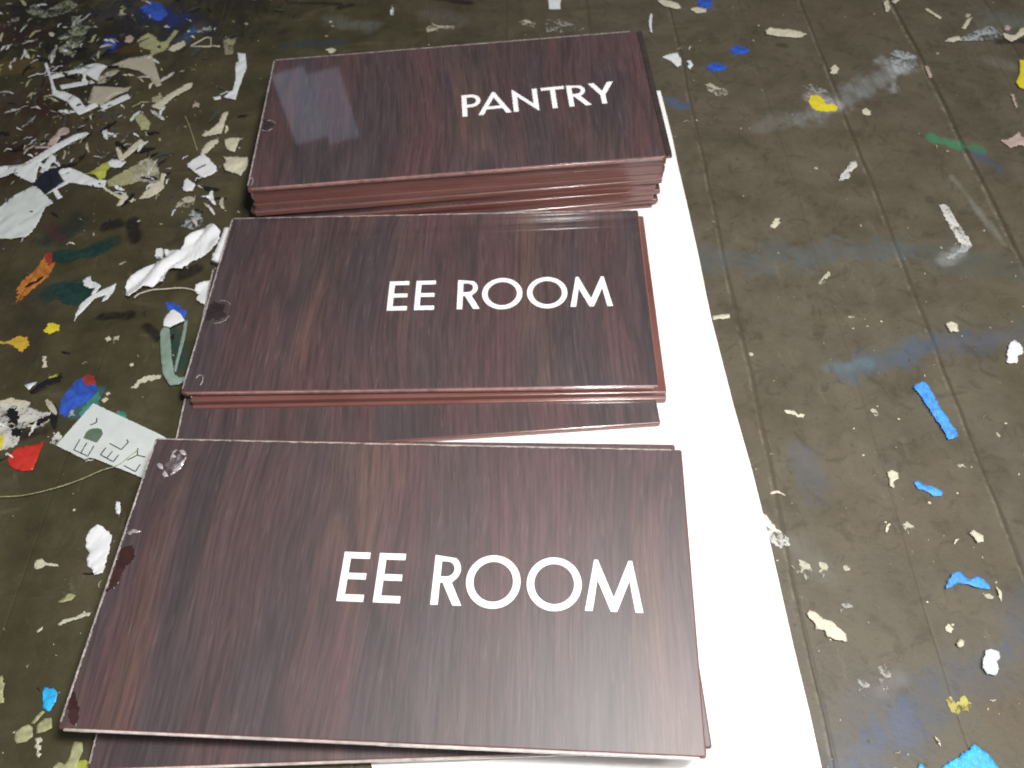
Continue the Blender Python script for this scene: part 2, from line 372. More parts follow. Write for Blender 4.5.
def floor_mesh():
    # one sheet, finely divided where the stains are
    xs = np.concatenate([[-2, -1, -.6], np.arange(-.42, .42, .0012), [.6, 1, 2]])
    ys = np.concatenate([[-2, -1, -.3], np.arange(0., .60, .0012), [.9, 1.4, 2]])
    X, Y = np.meshgrid(xs, ys); ny, nx = X.shape
    ne = (value_noise(X, Y, 110, 1)*.5+value_noise(X, Y, 260, 2)*.3+value_noise(X, Y, 600, 3)*.2-.5)*1.9
    st_ = value_noise(X*5, Y*.6, 180, 4)
    RGB = np.zeros(X.shape+(3,)); A_ = np.zeros(X.shape)
    for (a, b, w, col, k, soft) in SMEARS_AND_SHADE:
        A, B = at(*a), at(*b); mx, my = (a[0]+b[0])/2, (a[1]+b[1])/2
        W = (at(mx+w, my)-at(mx, my)).length
        bx, by = B.x-A.x, B.y-A.y
        h = np.clip(((X-A.x)*bx+(Y-A.y)*by)/max(bx*bx+by*by, 1e-9), 0, 1)
        q = np.hypot(X-A.x-bx*h, Y-A.y-by*h)/W+ne*(1 if soft > .4 else .6)
        lo, hi = 1-soft, 1+soft*.25
        u = np.clip((hi-q)/(hi-lo), 0, 1); m_ = u*u*(3-2*u)*k*(.78 if a[0] > 600 else 1)
        if soft > .75: m_ = m_*(.35+1.1*st_).clip(0, 1)
        na = m_+A_*(1-m_)
        RGB = (np.array(col)*m_[..., None]+RGB*(A_*(1-m_))[..., None])/np.maximum(na, 1e-6)[..., None]
        A_ = na
    me = bpy.data.meshes.new('floor')
    me.vertices.add(nx*ny); me.vertices.foreach_set('co', np.stack([X, Y, np.zeros_like(X)], -1).astype('f4').ravel())
    i = np.arange(nx*ny).reshape(ny, nx)
    q = np.stack([i[:-1, :-1], i[:-1, 1:], i[1:, 1:], i[1:, :-1]], -1).reshape(-1, 4)
    me.loops.add(q.size); me.loops.foreach_set('vertex_index', q.ravel().astype('i4'))
    me.polygons.add(len(q)); me.polygons.foreach_set('loop_start', np.arange(0, q.size, 4, dtype='i4'))
    me.update(calc_edges=True); me.validate()
    ca = me.color_attributes.new('stain_and_shade', 'FLOAT_COLOR', 'POINT')
    ca.data.foreach_set('color', np.concatenate([RGB, A_[..., None]], -1).astype('f4').ravel())
    return me
floor = link('floor', floor_mesh(), floor_mat); tag(floor, kind='structure')

# ------------------------------------------------------------------ white paper under the stacks
pp = [(660, 93), (664, 108), (672, 140), (677, 165), (687, 208), (697, 253), (704, 288), (711, 322), (717, 345), (733, 408), (752, 475), (770, 548), (793, 650), (808, 712), (824, 785), (850, 900), (400, 900), (330, 560), (350, 300), (420, 110)]
def P3(l, z=0): return [Vector((p.x, p.y, 0)) for p in (at(x, y, z) for x, y in l)]
me, loc = sheet_mesh('paper_sheet', P3(pp), .0013, .00025)
paper = link('paper_sheet', me, 'paper'); paper.location = loc
tag(paper, 'large clean white paper sheet lying under the three stacks of brown plates', 'paper')

# ------------------------------------------------------------------ sign plates
PW, PH, PT = .2, .1033, .00255
def rounded(w, h, r, n=5):
    out = []
    for cx, cy, a0 in ((w/2-r, h/2-r, 0), (-w/2+r, h/2-r, 90), (-w/2+r, -h/2+r, 180), (w/2-r, -h/2+r, 270)):
        for k in range(n+1):
            a = math.radians(a0+90*k/n); out.append((cx+r*math.cos(a), cy+r*math.sin(a)))
    return out
def slab(name, w, h, z0, z1, r, bev, ox=0, oy=0, rag=0):
    """rounded slab with a soft rolled top edge"""
    bm = bmesh.new(); prof = [(z0, 0)]
    for k in range(4):
        a = math.radians(90*k/3); prof.append((z1-bev*(1-math.sin(a)), bev*(1-math.cos(a))))
    rings = []
    for z, ins in prof:
        rings.append([bm.verts.new((x+ox, y+oy, z)) for x, y in rounded(w-2*ins, h-2*ins, max(r-ins, .0001))])
    for a, b in zip(rings, rings[1:]):
        n = len(a)
        for k in range(n): bm.faces.new((a[k], a[(k+1) % n], b[(k+1) % n], b[k]))
    bm.faces.new(rings[0][::-1]); bm.faces.new(rings[-1])
    bmesh.ops.recalc_face_normals(bm, faces=bm.faces[:])
    me = bpy.data.meshes.new(name); bm.to_mesh(me); bm.free()
    me.set_sharp_from_angle(angle=math.radians(38))
    me.polygons.foreach_set('use_smooth', [len(p.vertices) == 4 for p in me.polygons])
    return me
def edge_line_mesh():
    """thin frosted acrylic edge along the left and far sides, broken up like sawn acrylic"""
    bm = bmesh.new(); random.seed(3)
    z = .00008
    def run(a, b, wd, nrm):
        n = 130
        prev = None
        for k in range(n+1):
            p = a.lerp(b, k/n); w = wd*(.55+.6*random.random())
            v = (bm.verts.new((p.x, p.y, z)), bm.verts.new((p.x+nrm.x*w, p.y+nrm.y*w, z)))
            if prev: bm.faces.new((prev[0], v[0], v[1], prev[1]))
            prev = v
    run(Vector((-PW/2+.0002, -PH/2+.002, 0)), Vector((-PW/2+.0002, PH/2-.001, 0)), .0007, Vector((1, 0, 0)))
    run(Vector((-PW/2+.001, PH/2-.0002, 0)), Vector((PW/2-.004, PH/2-.0002, 0)), .0006, Vector((0, -1, 0)))
    bmesh.ops.recalc_face_normals(bm, faces=bm.faces[:])
    r = bmesh.ops.extrude_face_region(bm, geom=bm.faces[:])
    for v in [g for g in r['geom'] if isinstance(g, bmesh.types.BMVert)]: v.co.z += .0001
    bmesh.ops.recalc_face_normals(bm, faces=bm.faces[:])
    me = bpy.data.meshes.new('acrylic_edge'); bm.to_mesh(me); bm.free(); return me
ME_BACK = slab('backing', PW, PH, -PT, -.00003, .0009, .0006)
ME_FACE = slab('wood_face', PW-.0010, PH-.0012, -.0003, .00006, .0005, .0001)
ME_FACE_SHORT = slab('wood_face', PW-.0062, PH-.0070, -.0003, .00006, .0012, .0001, -.0026, 0)
ME_BACK_FLAT = slab('backing', PW, PH, -.002612, .0, .0016, .00004)
ME_BACK_ROLL = slab('backing', PW, PH, -PT, -.00003, .0014, .0012)
ME_EDGE = edge_line_mesh()

# lettering: outlines in millimetres, baseline at -8.6, cap line at 8.6
SW = 2.5; T_, B_ = 8.6, -8.6
def gE(x, w=9.1):
    return [[(x, B_), (x+w, B_), (x+w, B_+SW*.95), (x+SW, B_+SW*.95), (x+SW, -1.0), (x+w-.3, -1.0), (x+w-.3, 1.2), (x+SW, 1.2), (x+SW, T_-SW*.9), (x+w, T_-SW*.9), (x+w, T_), (x, T_)]]
def gO(x, d=18.4):
    c = x+d/2; r = d/2
    return [[(c+r*math.cos(a), .0+r*math.sin(a)) for a in [k*math.pi/32 for k in range(64)]],
            [(c+(r-SW)*math.cos(a), .0+(r-SW*.93)*math.sin(a)) for a in [k*math.pi/32 for k in range(64)]]]
def gP(x, w=9.6, leg=None):
    bh = 10.2 if leg is None else 9.6      # bowl height
    cy = T_-bh/2; r = bh/2; cx = x+w-r
    outer = [(x, B_), (x+SW, B_)]
    inner_y0 = T_-bh+SW*.85
    bowl = [(cx+r*math.cos(a), cy+r*math.sin(a)) for a in [math.radians(-90+k*12) for k in range(16)]]
    if leg is None:
        outer += [(x+SW, T_-bh)] + bowl + [(x, T_)]
    else:
        outer += [(x+SW, T_-bh), (x+SW+.9, T_-bh), (x+leg-3.0, B_), (x+leg, B_), (x+SW+4.0, T_-bh+.05)] + [p for p in bowl if p[0] > x+SW+4.1] + [(x, T_)]
    ri = r-SW*.87
    inner = [(x+SW, inner_y0)] + [(cx+ri*math.cos(a), cy+ri*math.sin(a)) for a in [math.radians(-90+k*12) for k in range(16)]] + [(x+SW, T_-SW*.85)]
    return [outer, inner]
def gM(x0, x1):
    c = (x0+x1)/2; a = (x1-x0)/2; t = a-3.6
    return [[(x0, B_), (x0+2.5, B_), (c-t+.55, T_-6.6), (c-1.0, B_), (c+1.0, B_), (c+t-.55, T_-6.6), (x1-2.5, B_), (x1, B_), (c+t+.5, T_+.3), (c+t-.7, T_+.3), (c, B_+4.6), (c-t+.7, T_+.3), (c-t-.5, T_+.3)]]
def gA(x0, x1):
    c = (x0+x1)/2
    def xl(y, off): return x0+off+(c-x0-.3)*(y-B_)/(T_-B_)
    return [[(x0, B_), (x0+2.7, B_), (x0+4.4, B_+4.0), (x1-4.4, B_+4.0), (x1-2.7, B_), (x1, B_), (c+.6, T_+.4), (c-.6, T_+.4)],
            [(x0+5.3, B_+6.1), (x1-5.3, B_+6.1), (c, T_-4.0)]]
def gN(x0, x1):
    return [[(x0, B_), (x0+SW, B_), (x0+SW, T_-5.2), (x1-.6, B_-.4), (x1, B_-.4), (x1, T_), (x1-SW, T_), (x1-SW, B_+5.2), (x0+.6, T_+.5), (x0, T_+.5)]]
def gT(x0, x1):
    c = (x0+x1)/2
    return [[(c-SW/2, B_), (c+SW/2, B_), (c+SW/2, T_-SW*.9), (x1, T_-SW*.9), (x1, T_), (x0, T_), (x0, T_-SW*.9), (c-SW/2, T_-SW*.9)]]
def gY(x0, x1):
    c = (x0+x1)/2
    return [[(c-SW/2, B_), (c+SW/2, B_), (c+SW/2, -1.6), (x1, T_), (x1-3.0, T_), (c, 1.6), (x0+3.0, T_), (x0, T_), (c-SW/2, -1.6)]]
def letters_obj(name, glyphs, parent, dx=0, dy=0, rot=0, sx=1, sy=1, z=.00010):
    cu = bpy.data.curves.new(name, 'CURVE'); cu.dimensions = '2D'; cu.fill_mode = 'BOTH'; cu.extrude = .00005
    cr_, sr_ = math.cos(rot), math.sin(rot)
    for g in glyphs:
        for ring in g:
            sp = cu.splines.new('POLY'); sp.points.add(len(ring)-1); sp.use_cyclic_u = True
            for p, (x, y) in zip(sp.points, ring):
                x, y = x*sx, y*sy
                p.co = ((cr_*x-sr_*y+dx)/1000, (sr_*x+cr_*y+dy)/1000, 0, 1)
    tmp = bpy.data.objects.new('tmp', cu); COL.objects.link(tmp)
    me = bpy.data.meshes.new_from_object(tmp); me.name = name
    bpy.data.objects.remove(tmp)
    o = link(name, me, 'ink', parent); o.location.z = z
    return o
EE_ROOM = [gE(-18.9), gE(-6.5), gP(12.9, 9.2, 10.4), gO(24.2), gO(44.7), gM(64.2, 83.2)]
PANTRY = [gP(3.6, 9.6), gA(11.6, 28.4), gN(29.5, 42.4), gT(44.4, 56.4), gP(57.6, 9.2, 11.2), gY(68.8, 81.8)]
def rotm(a, tx, ty):
    return Matrix.Rotation(a, 4, 'Z') @ Matrix.Rotation(ty, 4, 'Y') @ Matrix.Rotation(tx, 4, 'X')
def plate(x, y, a, z, tx, ty, label, group, short=False, edge=True, back=None):
    o = empty('sign_plate', (x, y, z), label, 'sign plate', group)
    o.matrix_world = Matrix.Translation((x, y, z)) @ rotm(a, tx, ty)
    link('backing', back or ME_BACK, 'edge', o)
    link('wood_face', ME_FACE_SHORT if short else ME_FACE, 'wood', o)
    if edge: link('acrylic_edge', ME_EDGE, 'clear', o)
    return o
def corner_plate(px, py, z, a, corner, **kw):
    """a plate whose given corner shows at pixel (px,py), turned by a"""
    c = at(px, py, z); sx, sy = corner
    lx, ly = sx*PW/2, sy*PH/2
    return (c.x-(math.cos(a)*lx-math.sin(a)*ly), c.y-(math.sin(a)*lx+math.cos(a)*ly), a, z)
D = math.radians
ORD = ['top', 'second', 'third', 'fourth', 'fifth', 'sixth', 'seventh', 'eighth', 'ninth', 'tenth', 'lowest']
# back stack -----------------------------------------------------------
TB = (-.0189, .3395, -.0125, .0302, .0007, -.0179)
GB, GM, GF = 'dark brown plates of the back stack', 'dark brown plates of the middle stack', 'dark brown plates of the front stack'
NB = 11
# (dx mm, dy mm, dyaw deg) of each plate below the top one
OFFB = [(0, 0, 0), (-1.2, .9, .15), (-1.6, .75, .05), (-1.2, .92, .15), (-1.8, .3, .45), (-2.6, -.9, .9), (-4.2, -.1, -.2), (-3.0, -1.9, .9), (-5.2, -1.2, .2), (-4.0, -3.6, 1.8), (-5.6, -2.6, .5)]
for k, (dx, dy, dr) in enumerate(OFFB):
    f = 1-k/(NB-1)*.9
    z = TB[3]-k*.00262-(.0003 if k else 0)-(.00018*(k-4) if k > 4 else 0)
    if 0 < k < 4: f = .9
    if k == 0: lab = 'dark wood sign plate reading PANTRY on top of the back stack'
    elif k == NB-1: lab = 'lowest brown plate of the back stack, flat on the white paper'
    else: lab = 'brown plate edge, %s from the top of the back stack under PANTRY' % ORD[k]
    o = plate(TB[0]+dx/1000+(.0015 if k else 0), TB[1]+dy/1000, TB[2]+D(dr), z, TB[4]*f, TB[5]*f, lab, GB, edge=k in (0,), back={0: ME_BACK_ROLL, 5: ME_BACK, 9: ME_BACK_ROLL, 7: ME_BACK}.get(k, ME_BACK_FLAT))
    if k == 0: pantry = o
    else:
        o.location.z = z
# middle stack ---------------------------------------------------------
TM = (-.0360, .2307, -.0663, .0104, -.0005, .0050)
middle = plate(*TM, 'dark wood sign plate reading EE ROOM on top of the middle stack', GM)
plate(TM[0]+.0029, TM[1]-.0022, TM[2]+D(.35), TM[3]-.00265, 0, .0035, 'brown rimmed plate sticking out right, second from top of the middle stack', GM, short=True)
x, y, a, z = corner_plate(667, 399, .00508, TM[2]+D(.3), (1, -1))
plate(x, y, a, z, 0, .0015, 'plate jutting furthest right, third from the top of the middle stack', GM, short=True)
x, y, a, z = corner_plate(661, 423, .0028+.0015, TM[2]+D(3.6), (1, -1))
plate(x, y, a, .0042, 0, 0, 'skewed plate with wood grain showing below the others, lowest of the middle stack', GM, short=False, edge=True)
# front stack ----------------------------------------------------------
TF = (-.0442, .0942, -.1068, .0234, .0174, -.0019)
front = plate(*TF, 'dark wood sign plate reading EE ROOM on top of the front stack, nearest and largest', GF)
lo_, hi_ = 0., .0225
for _ in range(40):
    zz = (lo_+hi_)/2
    if (at(711, 750, zz)-at(91, 772, zz)).length > PW: lo_ = zz
    else: hi_ = zz
L_, R_ = at(91, 772, zz), at(711, 750, zz); a_ = math.atan2(R_.y-L_.y, R_.x-L_.x)
c_ = (L_+R_)/2 + Vector((-math.sin(a_), math.cos(a_), 0))*PH/2
ZT = min(max(zz, .0075), TF[3]-.0042)
plate(c_.x, c_.y, a_, ZT, 0, 0, 'turned plate peeking out at right and below the near edge of the front stack', GF)
for k in range(1, 8):
    z = TF[3]-k*.00266
    f = 1-k/7
    if abs(z-ZT) < .0018 or (ZT > z and k == 7 and False): continue
    if True:
        dx, dy, dr = [(-.001, .0030, .6), (.0006, .0015, .2), (-.002, .004, .9), (.0005, .003, .3), (-.001, .0045, .5)][max(0, min(4, k-2))]
        lab = ('lowest brown plate of the front stack, flat on the white paper' if k == 7 else
               'brown plate %s from the top of the front stack, nearly hidden' % ORD[k])
        plate(TF[0]+dx, TF[1]+dy, TF[2]+D(dr), z, TF[4]*f*.6, TF[5]*f, lab, GF, edge=False)
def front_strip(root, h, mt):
    me = slab('acrylic_front_glare', PW-.004, .0009, -h, .00012, .0003, .0003, 0, -PH/2-.0001)  # acrylic strip with the edge's highlight painted into its colour
    return link('acrylic_front_glare', me, mt, root)
me = slab('clear_margin', .0028, PH-.001, -.0016, .00004, .0008, .0003, PW/2+.0012, 0)
link('clear_margin', me, 'margin', pantry)
front_strip(front, .0011, 'front_glare'); front_strip(pantry, .0013, 'pink_glare'); front_strip(middle, .0012, 'pink_glare')
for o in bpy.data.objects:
    if o.get('label', '').startswith(('turned plate', 'brown plate second from the top of the front')): front_strip(o, .0010, 'front_glare')
letters_obj('lettering', EE_ROOM, front, 0, -.2, D(-.3))
letters_obj('lettering', EE_ROOM, middle, 1.6, -.4, D(.35), sx=.988)
letters_obj('lettering', PANTRY, pantry, 0, -2.0, D(1.3))
# loose film bubbles, hole rims and peeled patches on the faces (parts)
def on_plate(v, px, py):
    """pixel -> local (x, y) on the plate v"""
    R = rotm(v[2], v[4], v[5]).to_3x3(); n = R.col[2]; c = Vector((v[0], v[1], v[3]))
    d = FW + (px-512)/F_PX*RT - (py-384)/F_PX*UP
    t = (c-EYE).dot(n)/d.dot(n); X = EYE+d*t
    return R.transposed() @ (X-c)
def patch(name, root, v, pts, mt, z=.00012, thick=.00008, crumple=0, freq=300):
    q = [on_plate(v, *p) for p in pts]
    for p in q: p.x = max(p.x, -PW/2+.0012)
    q = ragged([Vector((p.x, p.y, 0)) for p in q], .0005, len(pts))
    me, loc = sheet_mesh(name, q, z, thick, crumple, freq, 5)
    o = link(name, me, mt, root); o.location = loc; return o
def ring(name, root, v, px, py, rx, ry, r=.00018, a0=0, a1=360, mt='clear'):
    c = on_plate(v, px, py)
    pts = [Vector((c.x+rx*math.cos(math.radians(a))*(1+.08*noise.noise(Vector((a*.02, 1, 2)))), c.y+ry*math.sin(math.radians(a)), .0002)) for a in range(a0, a1+1, 12)]
    return tube(name, pts, r, mt, root)
ring('hole_rim', pantry, TB, 267.5, 126, .0040, .0042, .00016, 20, 150)
ring('hole_rim', pantry, TB, 267.5, 126, .0036, .0040, .00020, 200, 320)
ring('hole_rim', pantry, TB, 251, 182, .0010, .0026, .00025, -60, 200)
patch('dark_bubble', pantry, TB, [(263, 121), (268, 120), (271, 123), (274, 125), (270, 129), (267, 133), (262, 130), (264, 126)], 'bubble', crumple=.0005)
ring('hole_rim', middle, TM, 219, 312, .0056, .0066, .00014, -105, -20)
ring('hole_rim', middle, TM, 219, 312, .0056, .0066, .00016, 40, 105)
ring('hole_rim', middle, TM, 199, 381, .0016, .0030, .00020, -50, 160)
patch('peeled_patch', middle, TM, [(209, 306), (214, 301), (220, 304), (226, 303), (223, 311), (227, 316), (219, 320), (213, 318), (205, 322), (207, 313)], 'bubble')
for q_ in ([(157, 465), (160, 463), (164, 466), (163, 470), (160, 469)], [(163, 476), (165, 470), (168, 474), (169, 477), (165, 478)],
           [(170, 474), (175, 468), (180, 462), (187, 457), (184, 464), (178, 471), (172, 477)], [(170, 457), (173, 451), (178, 450), (174, 454), (177, 458), (172, 459)],
           [(179, 452), (184, 450), (187, 455), (183, 456)]):
    patch('film_crease_glint', front, TF, q_, 'glint', crumple=.0009, freq=500)  # bright slivers: glints on the film painted as pale colour
patch('film_bubble', front, TF, [(165, 466), (172, 458), (182, 455), (185, 460), (176, 470), (168, 472)], 'film', crumple=.0016, freq=420)
patch('film_crease_glint', front, TF, [(126, 533), (134, 530), (142, 532), (136, 533), (129, 535)], 'clear', crumple=.0004)
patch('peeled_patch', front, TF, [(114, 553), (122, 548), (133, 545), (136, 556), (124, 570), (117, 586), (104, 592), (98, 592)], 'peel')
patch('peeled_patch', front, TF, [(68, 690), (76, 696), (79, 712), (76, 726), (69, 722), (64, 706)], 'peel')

# ------------------------------------------------------------------ white card offcut with letters
card = empty('card_offcut', (0, 0, 0), 'pale grey card offcut with dark letters, half under the front stack', 'card')
cpx = [(95, 405), (161, 436), (185, 450), (160, 487), (138, 477), (96, 460), (91, 459), (86, 461), (58, 447)]
me, loc = sheet_mesh('card', ragged(P3(cpx), .0001, 4), .0009, .0006); o = link('card', me, 'grey', card); o.location = loc
bm = bmesh.new(); zi = [0]
def st(a, b, w=1.7):
    zi[0] += 1
    A, B = [Vector((q.x, q.y, 0)) for q in (at(*a), at(*b))]
    q = stroke_quad(A, B, w*.00026)
    lo = [bm.verts.new((p.x, p.y, .00150)) for p in q]; hi = [bm.verts.new((p.x, p.y, .00160+zi[0]*.000006)) for p in q]
    bm.faces.new(hi); bm.faces.new(lo[::-1])
    for k in range(4): bm.faces.new((lo[k], lo[(k+1) % 4], hi[(k+1) % 4], hi[k]))
def add(a, b, k=1.): return (a[0]+b[0]*k, a[1]+b[1]*k)
def E_(o_, up, rt):
    st(o_, add(o_, up));
    for k in (0, .5, 1): st(add(o_, up, k), add(add(o_, up, k), rt))
E_((89.6, 458), (-14, -6.3), (6.2, -10.5)); E_((115, 463.5), (-12.8, -7), (5.5, -7))
st((123, 451.5), (111.6, 445.4)); st((123, 451.5), (130, 444)); st((130, 444), (128.5, 441.5))
st((137, 473.5), (125.7, 467.3)); st((137, 473.5), (142, 466))
st((129, 462), (139, 457)); st((139, 457), (139.5, 450)); st((139, 457), (147, 459)); st((92, 427), (98.4, 424.3)); st((98.4, 424.3), (98.8, 420))
me = bpy.data.meshes.new('lettering'); bm.to_mesh(me); bm.free(); link('lettering', me, 'darkgrey', card)
me, loc = sheet_mesh('dome_print', P3([(85.2, 440), (88, 434), (91, 431.5), (95, 430.2), (100, 430), (103.7, 431.5), (104.6, 435.7), (102, 440), (98.4, 444.5)]), .00151, .0001)
o = link('dome_print', me, 'greengrey', card); o.location = loc

